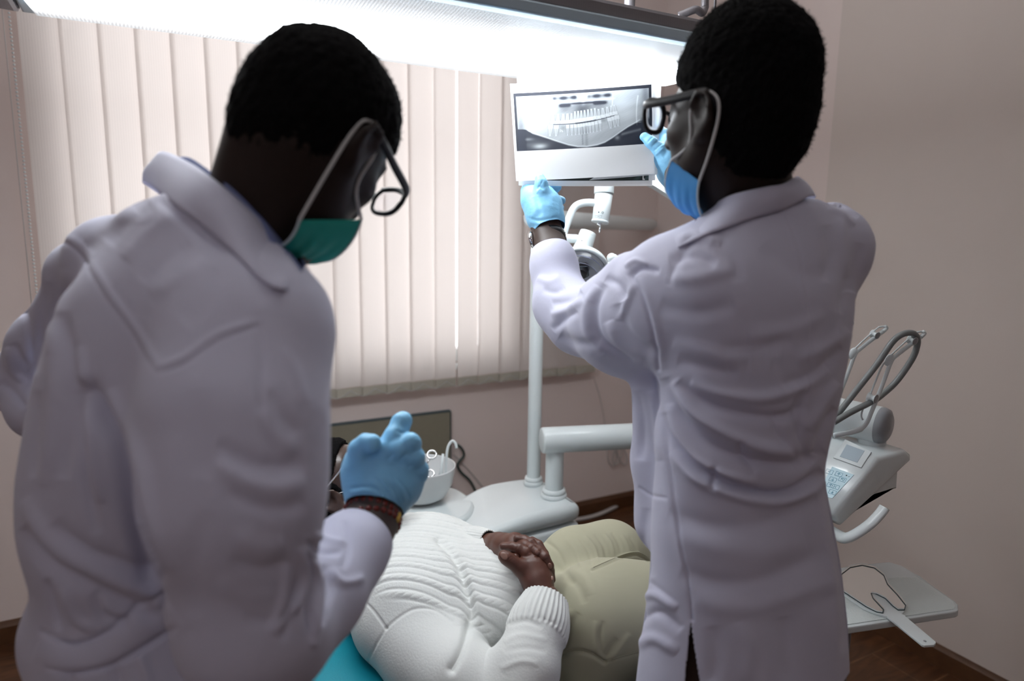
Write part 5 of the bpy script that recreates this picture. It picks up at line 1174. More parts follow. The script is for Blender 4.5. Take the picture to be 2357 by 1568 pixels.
aL_ = [(190, 650, .97), (95, 790, 1.03), (22, 880, 1.08), (90, 945, 1.04), (150, 985, .98)]
aLr = [.040, .034, .034, .032, .032]
HLd = Head(P(726, 330, .80), (HR*sin(radians(25))+HF*cos(radians(25)))*cos(radians(36))-UP*sin(radians(36)), UP+(HR*.60+HF*.5)*.5, .91)
v = Vol(P(420, 950, .82)-np.array([.42, .42, .55]), P(420, 950, .82)+np.array([.42, .42, .50]), .005)
v.stack(rows_stack(rowsL[1:], uL, pl_, .022), UP, uL, .03)
v.chain(pk(aR_), [r-.015 for r in aRr[:-2]]+[.031, .029], .03); v.chain(pk([(846, 1228, .915), (862, 1190, .94), (865, 1150, .955), (868, 1110, .96)]), [.030, .031, .034, .036], .02)
v.chain(pk(aL_), [r-.014 for r in aLr], .03); v.cap(P(150, 990, .98), P(190, 1010, .95), .03, .03, .02)
HLd.build(v); HLd.neck(v, P(565, 610, .80), .050, .056, .05)
v.cap(HLd.p(0, -.045, -.02), P(598, 480, .80), .050, .050, .06)
for q in (-1, 1):
    hip = P(420, 1620, .90)+uL*q*.085; v.chain([hip, hip-UP*.25], [.085, .07], .03)
V, Fq = v.mesh(2); bodyL = mesh('body', V, Fq, MT['skin'], ml); TL = bvh(V, Fq); armslot(bodyL, HLd, MT['litskin'])
pv = []
for q in (-1, 1):
    hip = P(420, 1600, .91)+uL*q*.085; hip[2] = .80; pv.append((hip, q))
vv = Vol(np.minimum(pv[0][0], pv[1][0])*np.array([1, 1, 0])-np.array([.2, .2, 0]), np.maximum(pv[0][0], pv[1][0])+np.array([.2, .2, .2]), .009)
for hip, q in pv: vv.chain([hip+UP*.05, hip-UP*.34, hip*np.array([1, 1, 0])+UP*.09], [.095, .075, .058], .02)
V, Fq = vv.mesh(2); V, Fc = trim(V, Fq, [(np.array([pv[0][0][0], pv[0][0][1], .07]), -UP, 1.)]); mesh('trousers', V, Fc, MT['pants'], ml)
for hip, q in pv:
    c = hip*np.array([1, 1, 0]); vv = Vol(c-np.array([.2, .2, .0]), c+np.array([.2, .2, .14]), .006)
    vv.chain([c-fL*.05+UP*.042, c+fL*.08+UP*.035, c+fL*.16+UP*.030], [.040, .040, .028], .02); vv.cap(c+UP*.05, c+UP*.10, .045, .048, .02); V, Fq = vv.mesh(2); mesh('shoe', V, Fq, MT['black'], ml)
hl, Vh, Fh = HLd.hair('hair', ml, .013, .008, -.100, .003, 'short dense black hair')
Nh = normals(Vh, Fh); V, Fc = tufts(Vh, Nh, 4500, .0045, .00035, 9); mesh('hair_curls', V, Fc, MT['hair'], hl)['kind'] = 'stuff'

v = Vol(P(420, 1050, .82)-np.array([.46, .46, .55]), P(420, 1050, .82)+np.array([.44, .44, .52]), .0045)
v.stack(rows_stack(rowsL, uL, pl_), UP, uL, .03)
v.chain(pk(aR_), aRr, .05); v.chain(pk(aL_), aLr, .04)
v.cap(P(440, 560, .80), P(260, 600, .90), .058, .046, .05); v.cap(P(520, 640, .77), P(610, 740, .72), .070, .062, .06)
v.cap(P(260, 600, .90), P(195, 625, .95), .046, .040, .04)
v.cap(P(150, 1470, .86), P(330, 1500, .84), .035, .05, .05)
V, Fq = v.mesh(2); V, Fq = subdiv(V, Fq); V = lap(V, Fq, 2); N = normals(V, Fq)
FLd = [
 # yoke and armhole seams
 ([(200, 610), (240, 680), (300, 760), (355, 850)], 5, -.8, 'full'), ([(212, 600), (252, 670), (312, 750), (366, 842)], 8, 1.4),
 ([(355, 850), (420, 825), (500, 770), (600, 735)], 7, 1.6), ([(355, 862), (425, 838), (505, 785), (605, 748)], 5, -1.2),
 ([(590, 720), (605, 820), (600, 900), (612, 1000), (640, 1080)], 12, -2.2), ([(135, 550), (170, 570), (200, 605)], 5, -2.0, 'full'), ([(150, 545), (190, 565), (215, 595)], 9, 1.5),
 ([(365, 460), (450, 530), (525, 590)], 9, -3.5), ([(350, 470), (300, 500), (250, 560)], 18, -3.0), ([(400, 500), (340, 540), (290, 600)], 18, 2.5), ([(440, 560), (380, 600), (330, 650)], 20, -2.2), ([(470, 600), (420, 640), (350, 680)], 20, 2.0), ([(310, 480), (250, 520), (200, 560)], 15, 2.5), ([(560, 600), (590, 640), (620, 700)], 16, -2.5), ([(500, 620), (480, 680), (420, 740)], 24, -1.8),
 # armpit crease and back folds
 ([(205, 900), (235, 950), (270, 1010), (290, 1100), (310, 1200), (345, 1320)], 22, -15.0, 'full'), ([(250, 900), (290, 980), (325, 1080), (345, 1180), (385, 1320)], 20, 7.0),
 ([(150, 720), (170, 860), (165, 980), (150, 1100)], 16, -5.0), ([(120, 740), (130, 880), (125, 1000), (110, 1120)], 16, 4.0), ([(185, 800), (205, 920), (215, 1040), (235, 1160)], 14, 5.0), ([(175, 900), (190, 1010), (200, 1120), (225, 1230)], 14, -5.5), ([(90, 900), (85, 1000), (80, 1100)], 12, -3.5),
 ([(110, 650), (95, 760), (80, 860)], 12, -3.0), ([(150, 620), (140, 720), (130, 820)], 12, 2.5),
 ([(60, 1210), (110, 1290), (190, 1340), (280, 1390), (370, 1420)], 18, -9.0), ([(60, 1150), (120, 1240), (200, 1300), (300, 1350), (380, 1380)], 20, 6.0), ([(130, 1200), (200, 1265), (280, 1300), (370, 1345)], 15, -5.0), ([(110, 1330), (130, 1400), (145, 1450)], 10, -5), ([(150, 1350), (180, 1420), (230, 1450)], 12, 4), ([(210, 1370), (240, 1420), (300, 1440)], 12, -4.5),
 # belt
 ([(85, 1490), (170, 1520), (250, 1500), (340, 1440), (400, 1400)], 34, 5.0), ([(110, 1535), (180, 1545), (260, 1530), (350, 1480), (410, 1440)], 7, -6.0), ([(90, 1450), (170, 1480), (240, 1460), (330, 1395), (390, 1360)], 7, -5.0),
 ([(160, 1540), (165, 1568), (165, 1620)], 12, -5), ([(260, 1530), (270, 1568), (280, 1620)], 14, -5), ([(320, 1500), (340, 1560), (350, 1620)], 12, 4),
 # upper sleeve folds
 ([(500, 1020), (560, 1060), (640, 1075), (700, 1060)], 20, -3.9), ([(500, 1060), (560, 1105), (640, 1125), (700, 1105)], 22, 3.9), ([(520, 1130), (590, 1165), (660, 1170), (700, 1150)], 16, -3.0), ([(600, 940), (630, 1000), (680, 1040)], 18, 2.2), ([(620, 900), (650, 960), (690, 1000)], 14, -1.9), ([(650, 800), (680, 860), (700, 930)], 12, 1.4),
 ([(540, 1230), (600, 1260), (660, 1250)], 22, 2.2), ([(530, 1290), (600, 1310), (670, 1290)], 18, -2.5), ([(500, 1340), (570, 1370), (650, 1360)], 24, 1.9), ([(480, 1180), (440, 1300), (450, 1420)], 28, -2.2), ([(560, 1420), (620, 1430), (680, 1400)], 18, -2.2), ([(400, 1000), (390, 1150), (410, 1300), (440, 1450)], 30, 1.9), ([(450, 900), (470, 1000), (460, 1100)], 30, -1.7),
 # elbow and forearm wrinkles
 ([(690, 1260), (700, 1310), (690, 1370), (640, 1450)], 9, 6.0), ([(705, 1270), (716, 1330), (710, 1400), (720, 1480)], 9, -6.0), ([(725, 1290), (735, 1350), (728, 1420), (722, 1490)], 8, 6.0), ([(745, 1300), (760, 1350), (750, 1400), (740, 1440)], 9, -5.0), ([(700, 1245), (740, 1270), (790, 1270)], 8, -3.5), ([(720, 1230), (760, 1245), (800, 1250)], 7, 3.0), ([(790, 1200), (800, 1260), (790, 1310)], 9, -2.5), ([(760, 1310), (790, 1340), (840, 1330)], 10, 3.0), ([(660, 1300), (650, 1380), (625, 1460)], 10, 4.5), ([(680, 1330), (668, 1400), (650, 1480)], 8, -4.0),
 ([(35, 790), (50, 830), (70, 850)], 10, -4.0), ([(20, 800), (30, 850), (60, 880)], 10, 4.0), ([(0, 880), (30, 900), (60, 940)], 10, -4.0), ([(60, 700), (70, 780), (75, 850)], 9, -4),
]
V = folds(V, N, FLd); N = normals(V, Fq); V = V+N*(fnoise(V, 24, 21, 8, (1, 1, .6))*.0024)[:, None]
V, Fc = trim(V, Fq, [(P(830, 1246, .90), P(862, 1190, .94)-P(812, 1268, .875), .085)])
hz_ = P(420, 1690, .9)[2]
Fq = np.array([f for f in Fc if len(f) == 4]); Ft = [f for f in Fc if len(f) != 4]; cc_ = V[Fq].mean(1); F4 = Fq[(cc_[:, 2] > hz_) & ~inpoly(PX(cc_), [(360, 380), (376, 352), (440, 380), (500, 422), (580, 494), (650, 574), (692, 632), (730, 560), (600, 250), (360, 250)])]; allF = F4.tolist()+Ft
coatL = shell(mesh('lab_coat', V, allF, MT['coat'], ml), .0016); CL = bvh(V, allF)
collar('collar', coatL,
  [(352, 372, .90, 0), (376, 350, .875, 0), (440, 378, .80, 0), (500, 420, .76, 1), (580, 492, .72, 1), (650, 572, .705, 1), (688, 622, .712, 0), (695, 630, .75, 0), (690, 600, .82, 0), (600, 520, .88, 0), (480, 420, .92, 0), (352, 372, .90, 0)],
  [(330, 420, .92, 0), (352, 430, .865, 1), (400, 472, .785, 1), (466, 520, .735, 1), (535, 580, .70, 1), (600, 642, .685, 1), (655, 668, .70, 1), (698, 650, .75, 0), (702, 625, .84, 0), (620, 600, .92, 0), (480, 520, .96, 0), (330, 420, .92, 0)], TL, CL, MT['coat'], bulge=.008, fold=.003)
collar('shirt_collar', ml,
  [(395, 366, .875, 0), (432, 362, .825, 0), (470, 384, .785, 0), (530, 432, .755, 1), (600, 500, .735, 1), (662, 575, .72, 1), (696, 618, .73, 0), (690, 590, .79, 0), (600, 510, .86, 0), (480, 410, .89, 0), (395, 366, .875, 0)],
  [(395, 400, .88, 0), (432, 400, .815, 0), (470, 420, .775, 0), (530, 470, .745, 0), (600, 545, .725, 0), (665, 610, .715, 0), (690, 645, .725, 0), (690, 640, .79, 0), (600, 560, .87, 0), (480, 460, .90, 0), (395, 400, .88, 0)], TL, CL, MT['shirt'], offt=.006, bulge=.002, fold=.002)
gL_ = glasses(HLd, ml, yf=.128, hgt=.022, tl=.0062, thick=.0026); gL_['label'] = 'black framed glasses with thin rims'
mk2, MV = maskmesh(HLd, 'face_mask', MT['maskgreen'], ml); mk2['label'] = 'green pleated face mask pulled below the chin'
for q, e in ((-1, 0), (1, -1)):
    a, b = MV[0, e], MV[-1, e]
    p = crv([a, HLd.p(q*.073, .030, -.035), HLd.p(q*.081, .020, .010), HLd.p(q*.086, .004, .034), HLd.p(q*.088, -.024, .024), HLd.p(q*.086, -.030, .0), HLd.p(q*.081, -.026, -.055), b], 6)
    V, Fc = tube(p, .0021, 8); mesh('ear_loop', V, Fc, MT['elastic'], mk2)
# right glove: loose fist, first finger raised
gC = [
 ([(858, 1172, .945), (862, 1120, .955), (868, 1085, .96)], [33, 35, 34], .014), ([(868, 1150, .95), (905, 1110, .96), (925, 1080, .965)], [33, 33, 26], .018), ([(852, 1120, .95), (838, 1085, .955), (840, 1060, .955)], [30, 27, 24], .018), ([(885, 1180, .955), (925, 1120, .97), (945, 1095, .975)], [20, 22, 18], .018),
 ([(840, 1110, .945), (824, 1070, .94), (826, 1035, .935), (842, 1020, .93), (857, 1019, .925), (856, 1028, .922)], [22, 16, 13.5, 12, 10, 8.5], .006),
 ([(868, 1075, .955), (892, 1040, .95), (912, 1005, .955), (925, 972, .965), (929, 968, .967)], [24, 18, 15, 12.5, 11], .008),
 ([(895, 1065, .955), (918, 1035, .945), (944, 1018, .945), (950, 1022, .950), (936, 1040, .945)], [20, 15, 12.5, 11.5, 10], .0045),
 ([(915, 1080, .96), (938, 1052, .95), (957, 1052, .95), (958, 1062, .955), (944, 1070, .95)], [18, 14, 12.5, 11, 10], .0045),
 ([(930, 1100, .965), (950, 1078, .96), (967, 1080, .96), (967, 1092, .965), (952, 1098, .96)], [16, 13, 11.5, 10.5, 9.5], .0045)]
fC = [([(862, 1100), (880, 1115), (900, 1150)], 3.5, -1.6), ([(852, 1108), (872, 1125), (892, 1160)], 3.5, 1.4), ([(880, 1100), (905, 1130), (920, 1170)], 3, -1.3), ([(895, 1095), (920, 1125), (935, 1160)], 3, 1.2), ([(912, 1100), (932, 1125), (945, 1150)], 3, -1.2), ([(805, 1125), (850, 1120), (890, 1135)], 3.5, -1.5), ([(805, 1135), (850, 1131), (885, 1148)], 3.5, 1.4), ([(912, 990), (922, 996), (935, 996)], 3, -1.4), ([(890, 1060), (900, 1050), (908, 1044)], 4, -1.6), ([(920, 1060), (930, 1050), (938, 1046)], 3, -1.8), ([(935, 1085), (944, 1074), (952, 1070)], 3, -1.6)]
glove('glove', gC, [(P(862, 1178, .948), P(846, 1228, .915)-P(868, 1120, .96), .085)], fC, 'blue nitrile glove on the raised right hand', parent=ml, seed=6)
# bead bracelets
wc = P(857, 1192, .938); wd = nrm(P(864, 1160, .952)-P(848, 1225, .918)); wu = nrm(np.cross(wd, FW)); wv = np.cross(wd, wu)
def beads(off_, n, r, R_, mats, tilt=0.0, sq=1.0):
    out_ = [[] for _ in mats]
    for i in range(n):
        t = 2*pi*i/n; p = wc+wd*(off_+tilt*cos(t))+wu*cos(t)*R_+wv*sin(t)*R_
        out_[(i*7 % 11 == 0) if len(mats) > 1 else 0].append((p, r))
    return out_
br = None
for off_, tilt, n, r in ((.004, .003, 24, .0052), (-.011, -.006, 24, .0050)):
    o2_ = beads(off_, n, r, .0365, (0, 1), tilt); th_ = tube([wc+wd*(off_+tilt*cos(t))+wu*cos(t)*.0365+wv*sin(t)*.0365 for t in np.linspace(0, 2*pi, 40, endpoint=False)], .0008, 6, closed=True)
    b_ = mesh('bead_bracelet', *th_, MT['black'], ml, 'dark red bead bracelet with a few yellow beads')
    for k, mt in enumerate(('redbead', 'yellowbead')):
        for p, rr in o2_[k]: V, Fc = sphere(p, rr, seg=12, rings=8); mesh('bead', V, Fc, MT[mt], b_)
c_ = wc-wu*.038+wd*.006
if PX([c_])[0][0] > PX([wc])[0][0]: c_ = wc+wu*.038+wd*.006
V, Fc = join([sphere(c_, .006), sphere(c_-wd*.014+FW*.003, (.005, .005, .007))]); mesh('metal_charm', V, Fc, MT['chrome'], ml)
# ------------------------------------------------------------------ the patient on the dental chair
pt = thing('person', 'patient lying on the teal chair in white cable-knit sweater and khaki trousers, hands folded', 'person', P(1150, 1420, 1.42)*np.array([1, 1, 0])+UP*.6)
tN, tH = P(905, 1290, 1.45), P(1335, 1400, 1.42)
wP = nrm(tH-tN); uP = nrm(np.cross(wP, UP)); vP = np.cross(wP, uP); vP = vP if vP[2] > 0 else -vP      # uP: towards the camera side
uP = uP if uP@HF < 0 else -uP
HPd = Head(P(795, 1132, 1.50), UP*.78+HF*.12+wP*.45, -wP*.9+UP*.35, 1.0)
def T(a, b, c): return tN+wP*a+uP*b+vP*c                    # along the body, towards the camera side, up
# sweater
LS_ = [(-.12, .09, .07), (-.05, .130, .085), (.03, .172, .104), (.12, .185, .112), (.20, .175, .115), (.28, .172, .110), (.32, .17, .100), (.345, .165, .090)]
st = [(T(a, .0, -.045), A, B) for a, A, B in LS_]
nearA = [T(.055, .15, -.045), T(.135, .19, -.06), P(1050, 1560, 1.20), P(1185, 1620, 1.15), P(1210, 1540, 1.17), P(1240, 1440, 1.225), P(1256, 1384, 1.265)]
nearR = [.074, .078, .066, .056, .053, .046, .040]
farA = [T(.0, -.175, -.045), T(.16, -.23, -.09), T(.27, -.225, -.06), P(1090, 1262, 1.50), P(1128, 1258, 1.47)]
farR = [.070, .060, .052, .038, .033]
v = Vol(tN-np.array([.50, .50, .40]), tN+np.array([.62, .52, .35]), .004)
v.stack(st, wP, uP, .03, 2.3)
v.chain(nearA[:4], nearR[:4], .03, .05); v.chain(farA[:3], farR[:3], .03, .05)
v.ell(T(.235, .02, .020), (.095, .13, .06), np.array([wP, uP, vP]), .06)                       # belly
v.ell(T(.07, .085, .020), (.09, .09, .05), np.array([wP, uP, vP]), .05); v.ell(T(.07, -.085, .015), (.09, .09, .05), np.array([wP, uP, vP]), .05)
v.cap(T(-.14, -.01, -.03), T(-.06, .0, -.04), .070, .085, .04)
V, Fq = v.mesh(2)
def armdist(V, A, R_):
    A = np.array(A); best = np.full(len(V), 9.)
    for i in range(len(A)-1):
        a, b = A[i], A[i+1]; ba = b-a; t = np.clip((V-a)@ba/(ba@ba), 0, 1); best = np.minimum(best, np.linalg.norm(V-a-t[:, None]*ba, axis=1)-(R_[i]+(R_[i+1]-R_[i])*t))
    return best
V, Fq = subdiv(V, Fq); V = lap(V, Fq, 2); N = normals(V, Fq)
FP = [([(1010, 1245), (1050, 1290), (1072, 1350), (1085, 1420), (1062, 1500), (1040, 1540)], 10, -9.0, 'full'), ([(1025, 1245), (1070, 1300), (1092, 1360), (1100, 1440)], 14, 5.0), ([(990, 1250), (1030, 1300), (1050, 1370), (1060, 1440)], 14, 4.0), 
 ([(828, 1376), (858, 1405), (888, 1446)], 3.2, -1.8, 'full'), ([(888, 1446), (862, 1490), (845, 1530), (840, 1575)], 3.2, -1.8, 'full'), ([(888, 1446), (920, 1420), (955, 1402), (1000, 1404), (1040, 1430)], 3.5, -2.0, 'full'),
 ([(1170, 1440), (1210, 1430), (1250, 1445)], 6, -2.0), ([(1160, 1480), (1200, 1462), (1260, 1475)], 7, 2.0), ([(1160, 1500), (1210, 1490), (1260, 1500)], 7, -1.6)]
V = folds(V, N, FP)
dA = armdist(V, nearA, nearR); dB = armdist(V, farA, farR); s_ = (V-tN)@wP; t_ = (V-tN)@uP; h_ = (V-tN)@vP
torso = np.clip((np.minimum(dA, dB)-.012)/.008, 0, 1)*(h_ > -.06)*(s_ > -.10)
tt = t_+.22*np.maximum(0, h_-.09)*np.sign(t_)*0+.012*np.sin(s_*9)
per = .0300; p_ = (tt/per) % 1.0
rib = np.exp(-((np.minimum(p_, 1-p_))/.055)**2)+np.exp(-((p_-.52)/.055)**2)
cab = np.clip(1-((p_-.26)/.19)**2, 0, 1); ph = (s_/.0165+(p_-.26)*2.4) % 1.0
N = normals(V, Fq)
disp = torso*(-.0018*rib+.0022*cab*(.35+.65*np.sin(pi*ph)**.6)+.0003*np.sin(s_*2*pi/.0035)*np.exp(-((p_-.76)/.15)**2))
V = V+N*disp[:, None]
# ribbed cuffs
def ribs(V, N, a, b, rad, n=34, L=.075):
    w = nrm(b-a); x = (V-b)@w; q = V-b-x[:, None]*w; d = np.linalg.norm(q, axis=1); u, v_, _ = basis(w); ang = np.arctan2(q@v_, q@u)
    m = (x > -L) & (x < .02) & (d < rad*1.7); dd = np.zeros(len(V)); dd[m] = (.0012*np.sin(ang[m]*n)+.0015)*np.clip((x[m]+L)/.006, 0, 1); return V+N*dd[:, None]
N = normals(V, Fq); V = V+N*(fnoise(V, 30, 31, 6)*.0012)[:, None]
V, Fc = trim(V, Fq, [(T(-.16, -.01, -.03), -wP, .12)]); pieces = [(V, Fc)]
for A, R_, i0 in ((nearA, nearR, 2), (farA, farR, 2)):
    vv = Vol(np.min(A[i0:], 0)-.09, np.max(A[i0:], 0)+.09, .0035); vv.chain(A[i0:], R_[i0:], .03); V, Fq = vv.mesh(2); V, Fq = subdiv(V, Fq); V = lap(V, Fq, 2); N = normals(V, Fq)
    V = folds(V, N, FP[-3:]+[([(1150, 1540), (1200, 1522), (1240, 1530)], 8, 1.8), ([(1225, 1420), (1250, 1425), (1285, 1440)], 5, -1.5)] if A is nearA else []); N = normals(V, Fq); V = ribs(V, N, A[-2], A[-1], R_[-1]); V = V+normals(V, Fq)*(fnoise(V, 40, 33, 6)*.0008)[:, None]
    V, Fc = trim(V, Fq, [(A[-1]+(A[-1]-A[-2])*.02, A[-1]-A[-2], .08)]); pieces.append((V, Fc))
V, Fc = join(pieces)
colr = np.tile(np.array([.66, .675, .655, 1.0]), (len(V), 1))
sw = shell(mesh('sweater', V, Fc, MT['cable'], pt, 'white cable-knit sweater', col=colr), .002, -1)
# trousers
hipC = T(.42, 0, -.04)
nT = [T(.43, .085, -.045), P(1395, 1415, 1.335), P(1500, 1420, 1.34), P(1720, 1440, 1.36)]; fT = [T(.42, -.085, -.045), P(1330, 1300, 1.50), P(1405, 1280, 1.54), P(1490, 1335, 1.60), P(1560, 1440, 1.66)]
v = Vol(np.min([*nT, *fT, hipC], 0)-np.array([.2, .25, .25]), np.max([*nT, *fT, hipC], 0)+np.array([.25, .2, .2]), .0045)
v.stack([(T(.27, 0, -.035), .158, .096), (T(.36, -.01, -.042), .155, .102), (T(.45, -.01, -.055), .135, .090)], wP, uP, .03)
v.chain(nT, [.094, .092, .086, .070], .06); v.chain(fT, [.084, .076, .072, .064, .058], .035)
v.cap(nT[-1], nT[-1]-UP*.32+HR*.05, .070, .050, .03); v.cap(fT[-1], fT[-1]-UP*.22+HR*.08, .058, .050, .03)
V, Fq = v.mesh(2); V, Fq = subdiv(V, Fq); V = lap(V, Fq, 2); N = normals(V, Fq)
FT = [([(1270, 1522), (1320, 1500), (1360, 1506), (1392, 1526)], 4.5, -4.5, 'full'), ([(1392, 1526), (1440, 1512), (1490, 1500)], 3, -1.8, 'full'), ([(1388, 1430), (1382, 1470), (1390, 1515)], 5, -2.0), ([(1370, 1430), (1370, 1470), (1378, 1512)], 6, 1.8), ([(1330, 1410), (1310, 1450), (1290, 1500)], 9, -3.0), ([(1310, 1400), (1295, 1440), (1275, 1490)], 9, 2.6), ([(1420, 1470), (1400, 1500), (1392, 1522)], 6, -2.5), ([(1450, 1460), (1430, 1490), (1405, 1520)], 7, 2.2),
 ([(1298, 1330), (1330, 1350), (1345, 1390)], 9, -2.0), ([(1310, 1310), (1345, 1330), (1360, 1370)], 9, 1.8), ([(1270, 1300), (1300, 1318), (1320, 1345)], 8, -2.0),
 ([(1240, 1240), (1280, 1265), (1300, 1305)], 5, -2.0), ([(1330, 1235), (1352, 1265), (1362, 1300)], 4, -1.8), ([(1345, 1232), (1368, 1260), (1378, 1295)], 4, 1.8), ([(1370, 1228), (1390, 1258), (1396, 1290)], 4, -1.8), ([(1390, 1226), (1408, 1252), (1413, 1284)], 4, 1.6), ([(1408, 1224), (1424, 1250), (1430, 1278)], 4, -1.6), ([(1430, 1228), (1443, 1250), (1450, 1275)], 4, 1.6), ([(1302, 1240), (1325, 1270), (1338, 1305)], 5, 1.8), ([(1450, 1235), (1462, 1255), (1468, 1275)], 4, -1.6),
 ([(1363, 1313), (1400, 1298), (1440, 1282), (1468, 1278), (1492, 1292)], 3.0, -2.4, 'full'), ([(1363, 1308), (1400, 1292), (1440, 1276), (1470, 1273)], 3.0, 1.4, 'full')]
V = folds(V, N, FT); N = normals(V, Fq); V = V+N*(fnoise(V, 34, 41, 6)*.0012)[:, None]
tr_ = mesh('trousers', V, Fq, MT['khaki'], pt, 'khaki cotton trousers'); TT = bvh(V, Fq)
def stitches(name, pts, tree, mat, parent, r=.0007, off_=.0006, step=None):
    l = crv([(x, y, 0) for x, y in pts], 8); p = [snap(tree, x, y, 1.4, off_) for x, y, _ in l]; V, Fc = tube(p, r, 6); return mesh(name, V, Fc, mat, parent)
stitches('seam', [(1272, 1518), (1320, 1496), (1360, 1502), (1390, 1521), (1440, 1508), (1485, 1497)], TT, MT['khaki'], tr_)
stitches('seam', [(1366, 1306), (1400, 1291), (1440, 1275), (1468, 1271), (1490, 1282)], TT, MT['khaki'], tr_)
for a in (nT[-1]-UP*.32+HR*.05, fT[-1]-UP*.22+HR*.08):
    vv = Vol(a-np.array([.2, .2, .2]), a+np.array([.25, .2, .1]), .006); vv.chain([a-UP*.05, a-UP*.09+HR*.03, a-UP*.10+HR*.14], [.042, .040, .032], .02); V, Fq = vv.mesh(2); mesh('shoe', V, Fq, MT['black'], pt)
# body: trunk, head, arms; hands at finer detail joined inside the cuffs
v = Vol(tN-np.array([.50, .50, .40]), tN+np.array([.62, .52, .35]), .0045)
v.stack([(c, a-.022, b-.022) for c, a, b in st[1:]], wP, uP, .03)
v.chain(nearA[:-1], [r-.016 for r in nearR[:-1]], .03); v.chain(farA[:-1], [r-.015 for r in farR[:-1]], .03); v.cap(nearA[-2], nearA[-1]+(nearA[-1]-nearA[-2])*.1, .028, .026, .02); v.cap(farA[-2], farA[-1], .026, .025, .02)
v.chain([nT[0], nT[1], nT[2]], [.07, .07, .066], .03); v.chain(fT[:3], [.068, .058, .052], .03)
HPd.build(v); HPd.neck(v, T(-.08, 0, -.03), .056, .064, .05)
V1, F1 = v.mesh(2); TP = bvh(V1, F1)
nearH = [
 ([(1250, 1375, 1.270), (1240, 1345, 1.290), (1230, 1320, 1.305)], [25, 24, 25], .012), ([(1236, 1335, 1.295), (1245, 1310, 1.315), (1240, 1292, 1.325)], [25, 22, 17], .014), ([(1236, 1335, 1.295), (1222, 1305, 1.310), (1222, 1290, 1.318)], [24, 24, 18], .014),
 ([(1222, 1330, 1.295), (1196, 1306, 1.293), (1176, 1292, 1.290), (1163, 1283, 1.289), (1158, 1279, 1.289)], [17, 13.5, 11, 10.5, 8.5], .010),
 ([(1222, 1292, 1.312), (1210, 1272, 1.312), (1195, 1263, 1.315), (1178, 1259, 1.320), (1158, 1258, 1.325)], [15, 11.5, 10, 9.2, 8.0], .0035),
 ([(1240, 1290, 1.325), (1236, 1268, 1.325), (1222, 1250, 1.335), (1206, 1242, 1.345), (1190, 1240, 1.35)], [13, 10.5, 9.6, 8.6, 7.6], .0032),
 ([(1250, 1300, 1.33), (1252, 1276, 1.335), (1240, 1254, 1.35), (1225, 1244, 1.36)], [12, 9.5, 8.6, 7.6], .003)]
farH = [
 ([(1128, 1258, 1.470), (1145, 1258, 1.435), (1162, 1258, 1.405)], [28, 26, 24], .012), ([(1150, 1258, 1.42), (1185, 1255, 1.375), (1200, 1262, 1.355)], [24, 22, 16], .014), ([(1160, 1262, 1.40), (1180, 1275, 1.36), (1205, 1285, 1.345)], [22, 19, 14], .012),
 ([(1172, 1268, 1.36), (1180, 1280, 1.325), (1187, 1284, 1.308)], [13, 10, 8.8], .0032),
 ([(1190, 1252, 1.365), (1208, 1255, 1.330), (1222, 1263, 1.316), (1236, 1272, 1.309), (1239, 1274, 1.309)], [13, 10.5, 9.6, 8.4, 7.6], .003),
 ([(1215, 1262, 1.350), (1240, 1268, 1.318), (1254, 1283, 1.304), (1265, 1303, 1.300), (1266, 1307, 1.300)], [12, 10.4, 9.5, 8.4, 7.4], .003),
 ([(1225, 1275, 1.350), (1256, 1292, 1.318), (1266, 1314, 1.304), (1270, 1335, 1.300)], [11, 9.6, 8.6, 7.4], .003),
 ([(1220, 1285, 1.345), (1256, 1308, 1.322), (1266, 1330, 1.312), (1268, 1350, 1.31)], [10, 8.6, 7.6, 6.6], .003)]
V2, F2 = handmesh(nearH, .0016); V3, F3 = handmesh(farH, .0016)
kn = [([(1168, 1290), (1174, 1284), (1180, 1280)], 1.3, -.7), ([(1172, 1294), (1178, 1288), (1184, 1283)], 1.3, -.7), ([(1188, 1267), (1190, 1261), (1193, 1256)], 1.3, -.6), ([(1222, 1266), (1226, 1260), (1228, 1256)], 1.2, -.5), ([(1252, 1292), (1258, 1288), (1262, 1286)], 1.2, -.6)]
V2 = folds(V2, normals(V2, F2), kn); V3 = folds(V3, normals(V3, F3), kn[3:])
V, Fc = join([(V1, F1), (V2, F2), (V3, F3)]); bo = mesh('body', V, Fc, [MT['skin2'], MT['skin3']], pt); TH = bvh(*join([(V2, F2), (V3, F3)]))
fc = np.array([np.mean([V[i] for i in f], 0) for f in F1]); hd = ((fc-HPd.c)**2).sum(1) < .19**2
mi_ = np.zeros(len(Fc), np.int32); mi_[:len(F1)] = hd; bo.data.polygons.foreach_set('material_index', mi_)
def nail(px, py, dx, dy, w, l, d=1.31):
    c = snap(TH, px, py, d, .0004); a = snap(TH, px+dx, py+dy, d, .0004); w_ = nrm(a-c); n_ = -nrm(c-CO); s_ = nrm(np.cross(w_, n_)); n_ = np.cross(s_, w_)
    V, Fc = sphere(c-n_*.0004, (w, l, .0016), R=np.array([s_, w_, n_]), seg=14, rings=8); mesh('fingernail', V, Fc, MT['nail'], bo)
nail(1160, 1280, -3, -3, .0058, .0085); nail(1237, 1272, 3, 2, .0042, .0055); nail(1266, 1303, 1, 4, .0040, .0055); nail(1270, 1331, 0, 4, .0036, .005)
hp2, Vh, Fh = HPd.hair('hair', pt, .012, .004, -.085, .003, 'short black hair')
Nh = normals(Vh, Fh); V, Fc = tufts(Vh, Nh, 4500, .004, .0003, 12); mesh('hair_curls', V, Fc, MT['hair'], hp2)['kind'] = 'stuff'
g3 = glasses(HPd, pt, mat='chrome', yf=.118, thick=.0011, tl=.0022, hgt=.016); g3['label'] = 'thin metal framed glasses'
